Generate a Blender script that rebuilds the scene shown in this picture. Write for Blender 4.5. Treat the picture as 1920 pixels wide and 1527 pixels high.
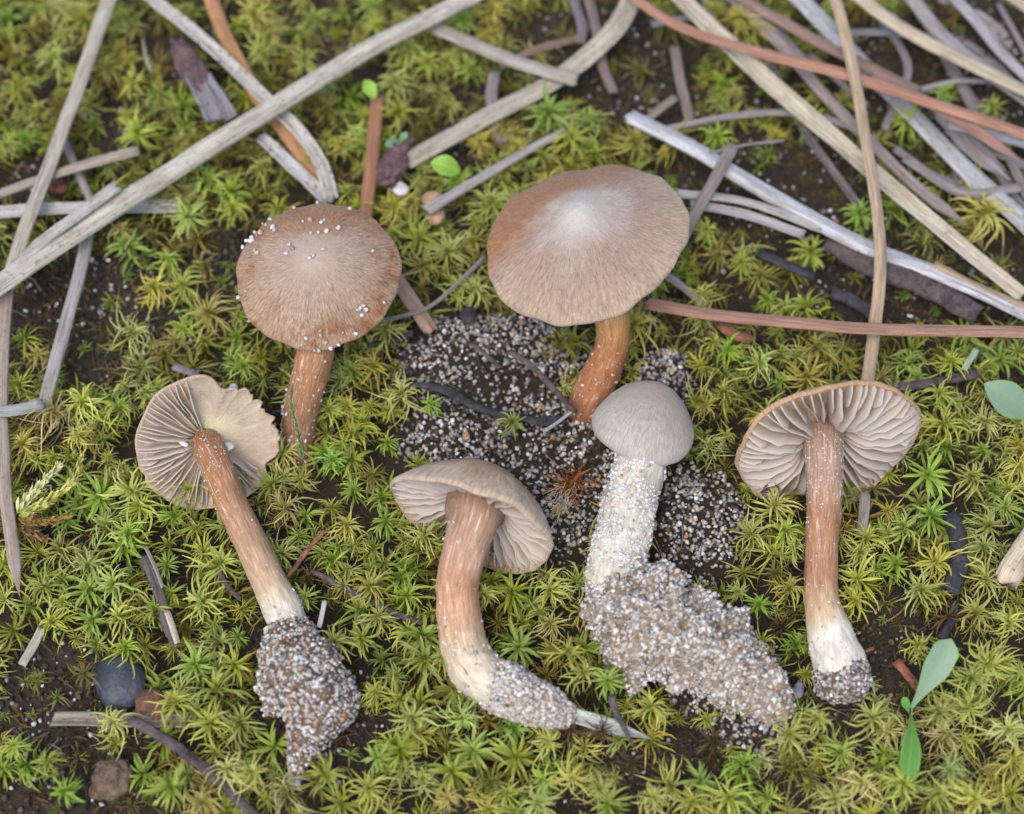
import bpy, math, random
import numpy as np
from mathutils import Vector, Matrix

# ---------------------------------------------------------------- scene, camera, light
scene = bpy.context.scene
for o in list(bpy.data.objects):
    bpy.data.objects.remove(o, do_unlink=True)
COL = scene.collection
MM = 0.001                      # all code below works in millimetres
ELEV = math.radians(62.0)       # camera looks down at this angle
DIST = 330.0
FWD = np.array([0.0, math.cos(ELEV), -math.sin(ELEV)])
RT = np.array([1.0, 0.0, 0.0])
UP = np.array([0.0, math.sin(ELEV), math.cos(ELEV)])
TC = -FWD
CAM = -FWD * DIST

cd = bpy.data.cameras.new("camera")
cam = bpy.data.objects.new("camera", cd)
COL.objects.link(cam)
cam.location = Vector(CAM * MM)
cam.rotation_euler = (math.pi / 2 - ELEV, 0, 0)
cd.sensor_width = 36.0
cd.lens = 36.0 * DIST / 192.0
cd.clip_start = 0.01
cd.clip_end = 200.0
cd.dof.use_dof = True
cd.dof.focus_distance = 0.317
cd.dof.aperture_fstop = 10.0
scene.camera = cam

SUN_EL, SUN_AZ = math.radians(62), math.radians(-150)     # azimuth from +Y towards +X
w = bpy.data.worlds.new("World"); scene.world = w; w.use_nodes = True
nt = w.node_tree
sky = nt.nodes.new("ShaderNodeTexSky"); sky.sky_type = 'NISHITA'; sky.sun_disc = False
sky.sun_elevation = SUN_EL; sky.sun_rotation = SUN_AZ
sky.air_density = 1.0; sky.dust_density = 3.0; sky.ozone_density = 1.0
bg = nt.nodes["Background"]; bg.inputs["Strength"].default_value = 0.15
hs = nt.nodes.new("ShaderNodeHueSaturation"); hs.inputs["Saturation"].default_value = 1.0   # thin overcast
nt.links.new(sky.outputs[0], hs.inputs["Color"]); nt.links.new(hs.outputs[0], bg.inputs[0])
sd = bpy.data.lights.new("sun", 'SUN'); sd.energy = 0.85; sd.angle = math.radians(45); sd.color = (1, 0.99, 0.98)
so = bpy.data.objects.new("sun", sd); COL.objects.link(so)
sdir = Vector((math.sin(SUN_AZ) * math.cos(SUN_EL), math.cos(SUN_AZ) * math.cos(SUN_EL), math.sin(SUN_EL)))
so.rotation_euler = (-sdir).to_track_quat('-Z', 'Y').to_euler()
so.location = sdir * 2
scene.view_settings.view_transform = 'Standard'
scene.view_settings.look = 'None'
scene.view_settings.gamma = 1.0
scene.view_settings.exposure = 0.70

# ---------------------------------------------------------------- small maths
def P(px, py, z=0.0):
    d = FWD * DIST + RT * (px - 960) * 0.1 + UP * (763.5 - py) * 0.1
    t = (z - CAM[2]) / d[2]
    return CAM + d * t
def mmpx(p):                      # mm per photo pixel at a point
    return 0.1 * float(np.dot(np.asarray(p) - CAM, FWD)) / DIST
def proj(V):
    V = np.atleast_2d(V); q = V - CAM
    dep = q @ FWD
    return 960 + (q @ RT) / dep * DIST * 10, 763.5 - (q @ UP) / dep * DIST * 10
def cb(r, u, t):                  # direction given in image axes (right, up, towards camera)
    v = RT * r + UP * u + TC * t
    return v / np.linalg.norm(v)
def unit(v):
    v = np.asarray(v, float)
    return v / max(np.linalg.norm(v), 1e-12)
def s2l(c):
    return tuple(((x / 255) / 12.92 if x / 255 <= 0.04045 else ((x / 255 + 0.055) / 1.055) ** 2.4) for x in c)
def h3(ix, iy, iz, seed):
    n = (ix * 374761393 + iy * 668265263 + iz * 2147483647 + seed * 1274126177) & 0xFFFFFFFF
    n = ((n ^ (n >> 13)) * 1274126177) & 0xFFFFFFFF
    n = (n ^ (n >> 16)) & 0xFFFFFFFF
    return n / 4294967295.0
def vnoise(V, scale=1.0, seed=0, octv=1):
    V = np.atleast_2d(np.asarray(V, float)) * scale
    out = np.zeros(len(V)); amp = 1.0; tot = 0
    for o in range(octv):
        W = V * (2 ** o) + 17.3 * o
        I = np.floor(W).astype(np.int64); F = W - I; F = F * F * (3 - 2 * F)
        r = 0
        for dx in (0, 1):
            for dy in (0, 1):
                for dz in (0, 1):
                    wgt = (F[:, 0] if dx else 1 - F[:, 0]) * (F[:, 1] if dy else 1 - F[:, 1]) * (F[:, 2] if dz else 1 - F[:, 2])
                    r = r + wgt * h3(I[:, 0] + dx, I[:, 1] + dy, I[:, 2] + dz, seed + o)
        out += amp * (r * 2 - 1); tot += amp; amp *= 0.5
    return out / tot
def spline(pts, n):
    """Catmull-Rom through rows of pts, n samples, roughly even."""
    p = np.asarray(pts, float)
    if len(p) == 2:
        t = np.linspace(0, 1, n)[:, None]
        return p[0] * (1 - t) + p[1] * t
    q = np.vstack([2 * p[0] - p[1], p, 2 * p[-1] - p[-2]])
    seg = np.linalg.norm(np.diff(p[:, :3], axis=0), axis=1)
    cum = np.concatenate([[0], np.cumsum(seg)]) / seg.sum()
    out = []
    for s in np.linspace(0, 1, n):
        i = min(max(np.searchsorted(cum, s, side='right') - 1, 0), len(p) - 2)
        t = (s - cum[i]) / max(cum[i + 1] - cum[i], 1e-9)
        a, b, c, d = q[i], q[i + 1], q[i + 2], q[i + 3]
        out.append(0.5 * (2 * b + (c - a) * t + (2 * a - 5 * b + 4 * c - d) * t * t + (3 * b - a - 3 * c + d) * t ** 3))
    return np.array(out)

# ---------------------------------------------------------------- mesh / object helpers
def mesh(name, V, F, mat, smooth=True, attrs=None, uv=None):
    """V in mm (n,3); F list of faces or (m,k) array; attrs {name:(n,3)} point vectors."""
    V = np.asarray(V, np.float32) * MM
    me = bpy.data.meshes.new(name)
    if isinstance(F, np.ndarray):
        k = F.shape[1]
        me.vertices.add(len(V)); me.vertices.foreach_set("co", V.ravel())
        me.loops.add(F.size); me.loops.foreach_set("vertex_index", F.ravel().astype(np.int32))
        me.polygons.add(len(F))
        me.polygons.foreach_set("loop_start", np.arange(0, F.size, k, dtype=np.int32))
        me.update(calc_edges=True)
    else:
        me.from_pydata(V.tolist(), [], F)
        me.update()
    if smooth:
        me.polygons.foreach_set("use_smooth", np.ones(len(me.polygons), bool))
    if attrs:
        for n, a in attrs.items():
            at = me.attributes.new(n, 'FLOAT_VECTOR', 'POINT')
            at.data.foreach_set("vector", np.asarray(a, np.float32).ravel())
    if mat: me.materials.append(mat)
    return me
def obj(name, me, parent=None, loc=None, **props):
    o = bpy.data.objects.new(name, me); COL.objects.link(o)
    if loc is not None: o.location = Vector(np.asarray(loc, float) * MM)
    if parent is not None: o.parent = parent
    for k, v in props.items(): o[k] = v
    return o
def empty(name, loc, label, cat, group=None):
    o = obj(name, None, None, loc, label=label, category=cat)
    o.empty_display_size = 0.005
    if group: o['group'] = group
    return o
def tube_faces(nr, ns, cap0=False, cap1=False):
    F = []
    for i in range(nr - 1):
        for j in range(ns):
            a = i * ns + j; b = i * ns + (j + 1) % ns
            F.append((a, b, b + ns, a + ns))
    if cap0: F.append(tuple(range(ns - 1, -1, -1)))
    if cap1: F.append(tuple((nr - 1) * ns + j for j in range(ns)))
    return F
def frames(C, upref=(0, 0, 1)):
    T = np.gradient(C, axis=0); T /= np.linalg.norm(T, axis=1)[:, None] + 1e-12
    S = np.cross(T, np.asarray(upref, float)); S /= np.linalg.norm(S, axis=1)[:, None] + 1e-12
    N = np.cross(S, T)
    return T, S, N
class Acc:
    """collects geometry of one mesh"""
    def __init__(s): s.V = []; s.F = []; s.A = []; s.n = 0
    def add(s, V, F, A=None):
        V = np.asarray(V, float)
        s.V.append(V); s.F.append(np.asarray(F) + s.n); s.n += len(V)
        if A is not None: s.A.append(np.broadcast_to(np.asarray(A, float), (len(V), 3)))
    def arrays(s):
        return np.vstack(s.V), np.vstack(s.F), (np.vstack(s.A) if s.A else None)

# ---------------------------------------------------------------- materials
def new_mat(name):
    m = bpy.data.materials.new(name); m.use_nodes = True
    n = m.node_tree.nodes; l = m.node_tree.links
    return m, n, l, n["Principled BSDF"]
def nd(n, t, **kw):
    x = n.new(t)
    for k, v in kw.items():
        if k in ('inp',):
            for kk, vv in v.items(): x.inputs[kk].default_value = vv
        else: setattr(x, k, v)
    return x
def ramp(n, stops, interp='LINEAR'):
    r = n.new("ShaderNodeValToRGB"); r.color_ramp.interpolation = interp
    e = r.color_ramp.elements
    while len(e) < len(stops): e.new(0.5)
    for i, (p, c) in enumerate(stops):
        e[i].position = p
        e[i].color = (c, c, c, 1) if isinstance(c, (int, float)) else (*c, 1)
    return r
def ramp_of(n, l, fac, stops):
    r = ramp(n, stops); l.new(fac, r.inputs[0]); return r.outputs[0]
def mixc(n, l, fac, a, b, mode='MIX'):
    x = n.new("ShaderNodeMix"); x.data_type = 'RGBA'; x.blend_type = mode
    for sock, v in ((x.inputs[0], fac), (x.inputs[6], a), (x.inputs[7], b)):
        if isinstance(v, bpy.types.NodeSocket): l.new(v, sock)
        elif isinstance(v, (int, float)): sock.default_value = v
        else: sock.default_value = (*v, 1)
    return x.outputs[2]
def mth(n, l, op, a, b=0.0, c=None, clamp=False):
    x = n.new("ShaderNodeMath"); x.operation = op; x.use_clamp = clamp
    for i, v in enumerate((a, b, c)):
        if v is None: continue
        if isinstance(v, bpy.types.NodeSocket): l.new(v, x.inputs[i])
        else: x.inputs[i].default_value = v
    return x.outputs[0]
def noise(n, l, vec, scale, detail=3, rough=0.5):
    x = n.new("ShaderNodeTexNoise"); x.inputs["Scale"].default_value = scale
    x.inputs["Detail"].default_value = detail; x.inputs["Roughness"].default_value = rough
    if vec is not None: l.new(vec, x.inputs["Vector"])
    return x.outputs["Fac"]
def attr(n, name, typ='GEOMETRY'):
    x = n.new("ShaderNodeAttribute"); x.attribute_name = name; x.attribute_type = typ
    return x
def bump(n, l, h, strength, dist, bsdf, normal=None):
    b = n.new("ShaderNodeBump"); b.inputs["Strength"].default_value = strength
    b.inputs["Distance"].default_value = dist
    l.new(h, b.inputs["Height"])
    if normal is not None: l.new(normal, b.inputs["Normal"])
    if bsdf is not None: l.new(b.outputs[0], bsdf.inputs["Normal"])
    return b.outputs[0]
def vmul(n, l, vec, s):
    x = n.new("ShaderNodeVectorMath"); x.operation = 'MULTIPLY'
    l.new(vec, x.inputs[0]); x.inputs[1].default_value = s
    return x.outputs[0]
def objco(n):
    return n.new("ShaderNodeTexCoord").outputs["Object"]
def poscoord(n):
    return n.new("ShaderNodeNewGeometry").outputs["Position"]

def moss_mat(name, src):
    """leaf colour = tint (per leaf) graded base to tip. attribute lf=(t,side,tintmix)"""
    m, n, l, b = new_mat(name)
    lf = attr(n, "lf").outputs["Vector"]
    sp = nd(n, "ShaderNodeSeparateXYZ"); l.new(lf, sp.inputs[0])
    if src == 'OBJECT':
        tint = n.new("ShaderNodeObjectInfo").outputs["Color"]
    else:
        tint = attr(n, "tint").outputs["Vector"]
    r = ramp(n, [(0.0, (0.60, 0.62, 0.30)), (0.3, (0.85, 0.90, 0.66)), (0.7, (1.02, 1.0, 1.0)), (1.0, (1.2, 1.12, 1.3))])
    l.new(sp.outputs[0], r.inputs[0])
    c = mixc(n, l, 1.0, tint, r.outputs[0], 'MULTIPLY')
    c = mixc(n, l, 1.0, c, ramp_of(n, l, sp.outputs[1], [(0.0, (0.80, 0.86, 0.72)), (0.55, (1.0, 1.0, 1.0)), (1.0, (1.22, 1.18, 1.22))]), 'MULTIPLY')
    nz = noise(n, l, poscoord(n), 900, 2)
    v = mth(n, l, 'MULTIPLY_ADD', nz, 0.5, 0.75)
    c = mixc(n, l, 1.0, c, v, 'MULTIPLY')
    l.new(c, b.inputs["Base Color"])
    b.inputs["Roughness"].default_value = 0.55
    b.inputs["Specular IOR Level"].default_value = 0.3
    t = n.new("ShaderNodeBsdfTranslucent"); l.new(c, t.inputs[0])
    mx = n.new("ShaderNodeMixShader"); mx.inputs[0].default_value = 0.28
    l.new(b.outputs[0], mx.inputs[1]); l.new(t.outputs[0], mx.inputs[2])
    l.new(mx.outputs[0], n["Material Output"].inputs[0])
    return m
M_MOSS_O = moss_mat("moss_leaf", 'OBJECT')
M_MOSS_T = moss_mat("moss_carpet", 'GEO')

def needle_mat():
    m, n, l, b = new_mat("dry_needle")
    at = attr(n, "nd").outputs["Vector"]          # across angle/pos, along mm, random
    oc = n.new("ShaderNodeObjectInfo")
    st = vmul(n, l, at, (14.0, 0.12, 1.0))
    f1 = noise(n, l, st, 1.0, 4, 0.6)
    f2 = noise(n, l, vmul(n, l, at, (1.2, 0.16, 1.0)), 1.0, 3, 0.6)
    f3 = noise(n, l, vmul(n, l, at, (2.4, 0.9, 1.0)), 1.0, 2, 0.5)
    base = oc.outputs["Color"]
    f5 = noise(n, l, vmul(n, l, at, (4.5, 0.07, 1.0)), 1.0, 3, 0.6)
    f6 = noise(n, l, vmul(n, l, at, (5.0, 2.2, 1.0)), 1.0, 2, 0.5)
    c = mixc(n, l, 1.0, base, ramp_of(n, l, f1, [(0.25, 0.5), (0.5, 0.92), (0.75, 1.3)]), 'MULTIPLY')
    c = mixc(n, l, 1.0, c, ramp_of(n, l, f5, [(0.28, (0.60, 0.57, 0.56)), (0.48, (1.08, 1.08, 1.09)), (0.72, (1.3, 1.3, 1.33))]), 'MULTIPLY')
    c = mixc(n, l, ramp_of(n, l, f6, [(0.66, 0.0), (0.72, 0.75)]), c, s2l((78, 72, 72)))
    c = mixc(n, l, ramp_of(n, l, f2, [(0.45, 0.0), (0.72, 0.45)]), c, s2l((122, 96, 78)))
    spot = attr(n, "spot", 'OBJECT').outputs["Fac"]
    sp = mth(n, l, 'MULTIPLY', ramp_of(n, l, f3, [(0.60, 0.0), (0.68, 0.8)]), spot, clamp=True)
    c = mixc(n, l, sp, c, s2l((60, 56, 58)))
    l.new(c, b.inputs["Base Color"])
    b.inputs["Roughness"].default_value = 0.62
    b.inputs["Specular IOR Level"].default_value = 0.35
    bump(n, l, f1, 0.8, 0.0004, b)
    return m
M_NEEDLE = needle_mat()

def bark_mat(name, c1, c2, scale=400, rough=0.8):
    m, n, l, b = new_mat(name)
    p = objco(n)
    f = noise(n, l, p, scale, 5, 0.65)
    f2 = noise(n, l, p, scale * 4, 3, 0.6)
    c = mixc(n, l, ramp_of(n, l, f, [(0.35, 0.0), (0.65, 1.0)]), c1, c2)
    c = mixc(n, l, 1.0, c, ramp_of(n, l, f2, [(0.2, 0.6), (0.8, 1.3)]), 'MULTIPLY')
    l.new(c, b.inputs["Base Color"]); b.inputs["Roughness"].default_value = rough
    bump(n, l, f2, 0.6, 0.0003, b)
    return m
M_CHAR = bark_mat("charred_wood", s2l((30, 29, 32)), s2l((64, 62, 66)))
M_DARKTWIG = bark_mat("dark_twig", s2l((54, 44, 44)), s2l((98, 84, 82)))
M_REDTWIG = bark_mat("red_brown_bark", s2l((96, 60, 46)), s2l((150, 98, 74)))
M_BUD = bark_mat("dark_bud", s2l((62, 50, 54)), s2l((118, 90, 86)))
M_SEED = bark_mat("tan_seed", s2l((150, 118, 92)), s2l((186, 156, 126)), 300, 0.6)
M_LUMP = bark_mat("brown_lump", s2l((84, 58, 44)), s2l((128, 90, 68)))
M_SOILBODY = bark_mat("clinging_soil", s2l((82, 66, 54)), s2l((124, 104, 86)), 500, 0.95)
M_SANDBODY = bark_mat("clinging_sand", s2l((124, 108, 92)), s2l((168, 150, 130)), 500, 0.95)
M_PEBBLE = bark_mat("black_pebble", s2l((50, 53, 60)), s2l((72, 76, 86)), 350, 0.5)
M_WHITE = bark_mat("pale_flake", s2l((190, 186, 180)), s2l((222, 220, 216)), 500, 0.6)
M_ORANGECUT = bark_mat("cut_wood", s2l((170, 120, 84)), s2l((206, 164, 126)), 500, 0.7)

def green_mat(name, c1, c2, c3):
    m, n, l, b = new_mat(name)
    lf = attr(n, "lf").outputs["Vector"]
    sp = nd(n, "ShaderNodeSeparateXYZ"); l.new(lf, sp.inputs[0])
    edge = mth(n, l, 'ADD', ramp_of(n, l, sp.outputs[1], [(0.72, 0.0), (1.0, 1.0)]), ramp_of(n, l, sp.outputs[1], [(0.0, 0.8), (0.14, 0.0)]), clamp=True)
    nz = noise(n, l, objco(n), 1500, 3)
    c = mixc(n, l, nz, c1, c2)
    c = mixc(n, l, edge, c, c3)
    l.new(c, b.inputs["Base Color"]); b.inputs["Roughness"].default_value = 0.45
    t = n.new("ShaderNodeBsdfTranslucent"); l.new(c, t.inputs[0])
    mx = n.new("ShaderNodeMixShader"); mx.inputs[0].default_value = 0.2
    l.new(b.outputs[0], mx.inputs[1]); l.new(t.outputs[0], mx.inputs[2])
    l.new(mx.outputs[0], n["Material Output"].inputs[0])
    bump(n, l, nz, 0.2, 0.0001, b)
    return m
M_GLAUC = green_mat("glaucous_leaf", s2l((122, 150, 122)), s2l((144, 168, 142)), s2l((132, 168, 98)))
M_GREEN = green_mat("green_leaf", s2l((96, 150, 62)), s2l((122, 172, 84)), s2l((140, 188, 84)))
M_LIME = green_mat("lime_leaf", s2l((128, 172, 50)), s2l((150, 190, 70)), s2l((160, 200, 90)))

def grain_mat():
    m, n, l, b = new_mat("sand_grain")
    t = attr(n, "tint").outputs["Vector"]
    f = noise(n, l, poscoord(n), 1800, 2)
    c = mixc(n, l, 1.0, t, ramp_of(n, l, f, [(0.3, 0.75), (0.7, 1.15)]), 'MULTIPLY')
    l.new(c, b.inputs["Base Color"]); b.inputs["Roughness"].default_value = 0.38
    b.inputs["Specular IOR Level"].default_value = 0.5
    return m
M_GRAIN = grain_mat()

def soil_mat():
    m, n, l, b = new_mat("soil")
    p = poscoord(n)
    f = noise(n, l, p, 90, 5, 0.6); f2 = noise(n, l, p, 1300, 4, 0.7); f3 = noise(n, l, p, 14, 3)
    c = mixc(n, l, ramp_of(n, l, f, [(0.3, 0.0), (0.7, 1.0)]), s2l((40, 33, 26)), s2l((68, 53, 39)))
    c = mixc(n, l, ramp_of(n, l, f3, [(0.45, 0.0), (0.65, 0.6)]), c, s2l((50, 50, 30)))
    c = mixc(n, l, 1.0, c, ramp_of(n, l, f2, [(0.25, 0.45), (0.75, 1.4)]), 'MULTIPLY')
    l.new(c, b.inputs["Base Color"]); b.inputs["Roughness"].default_value = 0.95
    bump(n, l, f2, 0.9, 0.0008, b)
    return m
M_SOIL = soil_mat()

# ---------------------------------------------------------------- ground
SAND = [(930, 650, 185, 90), (935, 800, 190, 120), (1030, 930, 120, 110), (1110, 830, 90, 120), (1315, 960, 100, 115), (1350, 1240, 120, 90), (1420, 1350, 90, 45), (1250, 690, 60, 60)]
BARE = [(150, 560, 175, 150), (110, 1310, 190, 150), (120, 1490, 210, 90), (1690, 1180, 85, 120), (1260, 1400, 140, 55),
        (1720, 520, 260, 85), (1470, 340, 220, 130), (1120, 70, 150, 120), (1240, 170, 150, 80), (420, 470, 50, 120), (600, 1330, 140, 130),
        (360, 90, 70, 80), (1560, 1300, 80, 60), (1780, 100, 220, 160), (1480, 840, 90, 70), (60, 330, 70, 50), (540, 1180, 90, 70), (850, 250, 60, 60), (480, 780, 50, 70)]
def blob(px, py, L, soft=1.0):
    px = np.asarray(px, float); py = np.asarray(py, float)
    w = np.zeros_like(px)
    for (x, y, a, b) in L:
        d = ((px - x) / a) ** 2 + ((py - y) / b) ** 2
        w = np.maximum(w, np.clip(1.35 - d, 0, 1) if soft else d < 1)
    return w
def ground_h(X, Y):
    X = np.asarray(X, float); Y = np.asarray(Y, float)
    V = np.stack([X.ravel(), Y.ravel(), np.zeros(X.size)], 1)
    px, py = proj(np.clip(V, -400, 400))
    s = blob(px, py, SAND); b = blob(px, py, BARE)
    z = -8.0 + 1.8 * vnoise(V, 0.05, 3, 2) + 0.9 * vnoise(V, 0.2, 5, 2) + 0.5 * vnoise(V, 0.8, 9, 2)
    z = z + s * (5.6 + 1.1 * vnoise(V, 0.14, 21, 2)) + b * (1 - s) * 3.0
    far = np.clip((np.hypot(V[:, 0], V[:, 1]) - 300) / 2000, 0, 1)
    z = z * (1 - far) + far * (-8 + 60 * vnoise(V, 0.0008, 2, 2))
    return z.reshape(X.shape)
inner = np.arange(-150, 150.01, 1.5)
outer = 150 * np.exp(np.linspace(0, math.log(30000 / 150), 40))[1:]
ax = np.concatenate([-outer[::-1], inner, outer])
GX, GY = np.meshgrid(ax, ax, indexing='xy')
GZ = ground_h(GX, GY)
nx = len(ax)
ii, jj = np.meshgrid(np.arange(nx - 1), np.arange(nx - 1), indexing='xy')
a = (jj * nx + ii).ravel()
F = np.stack([a, a + 1, a + 1 + nx, a + nx], 1)
obj("ground", mesh("ground", np.stack([GX.ravel(), GY.ravel(), GZ.ravel()], 1), F, M_SOIL), kind="structure")

# ---------------------------------------------------------------- grains
def ico(sub=1):
    t = (1 + 5 ** 0.5) / 2
    V = [(-1, t, 0), (1, t, 0), (-1, -t, 0), (1, -t, 0), (0, -1, t), (0, 1, t), (0, -1, -t), (0, 1, -t), (t, 0, -1), (t, 0, 1), (-t, 0, -1), (-t, 0, 1)]
    F = [(0, 11, 5), (0, 5, 1), (0, 1, 7), (0, 7, 10), (0, 10, 11), (1, 5, 9), (5, 11, 4), (11, 10, 2), (10, 7, 6), (7, 1, 8), (3, 9, 4), (3, 4, 2), (3, 2, 6), (3, 6, 8), (3, 8, 9), (4, 9, 5), (2, 4, 11), (6, 2, 10), (8, 6, 7), (9, 8, 1)]
    V = [np.array(v) / np.linalg.norm(v) for v in V]
    for _ in range(sub):
        G = []; cache = {}
        def mid(a, b):
            k = (min(a, b), max(a, b))
            if k not in cache:
                v = V[a] + V[b]; V.append(v / np.linalg.norm(v)); cache[k] = len(V) - 1
            return cache[k]
        for (a, b, c) in F:
            x, y, z = mid(a, b), mid(b, c), mid(c, a)
            G += [(a, x, z), (b, y, x), (c, z, y), (x, y, z)]
        F = G
    return np.array(V), np.array(F)
ICO0 = ico(0); ICO1 = ico(1)
SANDCOL = np.array([(0.58, 0.55, 0.51), (0.46, 0.43, 0.40), (0.34, 0.31, 0.29), (0.50, 0.41, 0.31), (0.72, 0.70, 0.67), (0.26, 0.24, 0.24), (0.45, 0.24, 0.12), (0.07, 0.06, 0.06)])
SW_CLEAN = [.32, .22, .09, .17, .16, .02, .02, .01]
SW_MID = [.20, .22, .18, .13, .09, .08, .04, .05]
SW_DIRTY = [.12, .15, .20, .10, .06, .22, .03, .14]
SOILCOL = np.array([(0.035, 0.028, 0.024), (0.06, 0.044, 0.032), (0.09, 0.062, 0.042), (0.022, 0.02, 0.02), (0.13, 0.085, 0.05)])
def grain_mesh(name, pts, sizes, cols, rng, mat=None):
    n = len(pts)
    bv, bf = ICO1 if n < 3 else ICO0; k = len(bv)
    sc = rng.uniform(0.62, 1.15, (n, 1, 3)) * (np.asarray(sizes) * 0.5)[:, None, None]
    q = rng.normal(size=(n, 4)); q /= np.linalg.norm(q, axis=1)[:, None]
    w_, x, y, z = q.T
    R = np.stack([np.stack([1 - 2 * (y * y + z * z), 2 * (x * y - z * w_), 2 * (x * z + y * w_)], 1),
                  np.stack([2 * (x * y + z * w_), 1 - 2 * (x * x + z * z), 2 * (y * z - x * w_)], 1),
                  np.stack([2 * (x * z - y * w_), 2 * (y * z + x * w_), 1 - 2 * (x * x + y * y)], 1)], 1)
    jit = 1.08 + rng.normal(0, 0.14, (n, k, 1))
    V = np.einsum('nij,nkj->nki', R, bv[None] * jit * sc) + np.asarray(pts)[:, None, :]
    Fm = (bf[None] + (np.arange(n) * k)[:, None, None]).reshape(-1, 3)
    return mesh(name, V.reshape(-1, 3), Fm, mat or M_GRAIN, smooth=False, attrs={"tint": np.repeat(cols, k, 0)})
def pick_cols(n, rng, wts, pal=SANDCOL):
    c = pal[rng.choice(len(pal), n, p=np.array(wts) / sum(wts))]
    return c * rng.uniform(0.8, 1.15, (n, 1))
def surf_sample(V, F, n, rng, weight=None):
    """random points on quad/tri faces given as lists; returns pts, normals, face centre idx"""
    T = []
    for f in F:
        for i in range(1, len(f) - 1): T.append((f[0], f[i], f[i + 1]))
    T = np.array(T); A, B, C = V[T[:, 0]], V[T[:, 1]], V[T[:, 2]]
    N = np.cross(B - A, C - A); ar = np.linalg.norm(N, axis=1)
    p = ar.copy()
    if weight is not None: p = p * np.maximum(weight((A + B + C) / 3, T), 0)
    p = p / p.sum()
    k = rng.choice(len(T), n, p=p)
    u = rng.random((n, 2)); fl = u.sum(1) > 1; u[fl] = 1 - u[fl]
    pts = A[k] + (B[k] - A[k]) * u[:, :1] + (C[k] - A[k]) * u[:, 1:]
    return pts, N[k] / (ar[k][:, None] + 1e-12)

# ---------------------------------------------------------------- moss
KINDS = dict(
    star=dict(rings=((7, .55, 78, 20), (10, 1.0, 54, -40), (10, 1.25, 24, -80)), w=.115, lat=.24, tint=(162, 176, 84)),
    spiky=dict(rings=((11, .58, 82, 10), (16, 1.0, 58, -70), (15, 1.3, 26, -105)), w=.07, lat=.40, tint=(190, 190, 104)),
    curly=dict(rings=((10, .6, 82, -30), (15, 1.0, 60, -130), (15, 1.3, 30, -150)), w=.052, lat=.6, tint=(202, 198, 122)),
    olive=dict(rings=((6, .62, 70, 20), (10, .95, 46, -45), (10, 1.2, 20, -80)), w=.08, lat=.32, tint=(142, 132, 66)),
    dried=dict(rings=((6, .62, 76, 45), (8, .95, 46, 0), (8, 1.05, 18, -30)), w=.085, lat=.30, tint=(112, 90, 62)),
    ruddy=dict(rings=((8, .65, 78, 45), (10, .95, 52, 18), (10, 1.05, 28, -5)), w=.075, lat=.12, tint=(140, 82, 44)),
)
def leaf_geo(L, w0, e0, e1, lat, rng, nseg=6):
    t = np.linspace(0, 1, nseg + 1)
    e = np.radians(e0 + (e1 - e0) * rng.uniform(.6, 1.25) * t ** rng.uniform(1.0, 1.9) + rng.normal(0, 13))
    ds = L / nseg
    r = np.concatenate([[0], np.cumsum(np.cos((e[1:] + e[:-1]) / 2) * ds)]) + 0.03 * L
    h = np.concatenate([[0], np.cumsum(np.sin((e[1:] + e[:-1]) / 2) * ds)])
    lt = rng.normal(0, lat) * L * t ** 2 + rng.normal(0, lat * 0.35) * L * np.sin(t * 5) * t
    C = np.stack([r, lt, h], 1)
    T = np.gradient(C, axis=0); T /= np.linalg.norm(T, axis=1)[:, None] + 1e-9
    S = np.stack([np.zeros_like(t), np.ones_like(t), np.zeros_like(t)], 1)
    S = S - T * np.sum(S * T, 1)[:, None]; S /= np.linalg.norm(S, axis=1)[:, None] + 1e-9
    tw = rng.normal(0, 0.5) * t
    N = np.cross(T, S)
    S2 = S * np.cos(tw)[:, None] + N * np.sin(tw)[:, None]; N2 = np.cross(T, S2)
    wid = w0 * L * 0.5 * np.clip((0.55 + 1.9 * t) * (1 - t) ** 0.75, 0.0, 1) * 1.25
    wid[-1] = 0.006 * L
    V = np.empty(((nseg + 1) * 3, 3)); A = np.empty_like(V)
    for j, s in enumerate((-1, 0, 1)):
        V[j::3] = C + S2 * (s * wid)[:, None] - N2 * ((0.45 * wid) if s == 0 else 0 * wid)[:, None] * -1 * (-1)
        A[j::3] = np.stack([t, np.full_like(t, abs(s)), 0 * t], 1)
    F = []
    for i in range(nseg):
        for j in (0, 1):
            a_ = i * 3 + j
            F.append((a_, a_ + 1, a_ + 4, a_ + 3))
    return V, np.array(F), A
rngm = np.random.default_rng(11)
LEAFLIB = {}; LEAFLOW = {}
for k, d in KINDS.items():
    LEAFLIB[k] = []; LEAFLOW[k] = []
    for ring, (cnt, ls, e0, e1) in enumerate(d['rings']):
        lst = []
        for v in range(14):
            g = leaf_geo(ls, d['w'] / ls * 0.95, e0, e1, d['lat'], rngm)
            lst.append(g)
        LEAFLIB[k].append(lst)
        LEAFLOW[k].append([leaf_geo(ls, d['w'] / ls * 0.95, e0, e1, d['lat'], rngm, 4) for v in range(14)])
def rot_z(a):
    c, s = math.cos(a), math.sin(a)
    return np.array([[c, -s, 0], [s, c, 0], [0, 0, 1.0]])
def tiltm(ax_, ang):
    return np.array(Matrix.Rotation(ang, 3, Vector((math.cos(ax_), math.sin(ax_), 0))))
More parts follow.
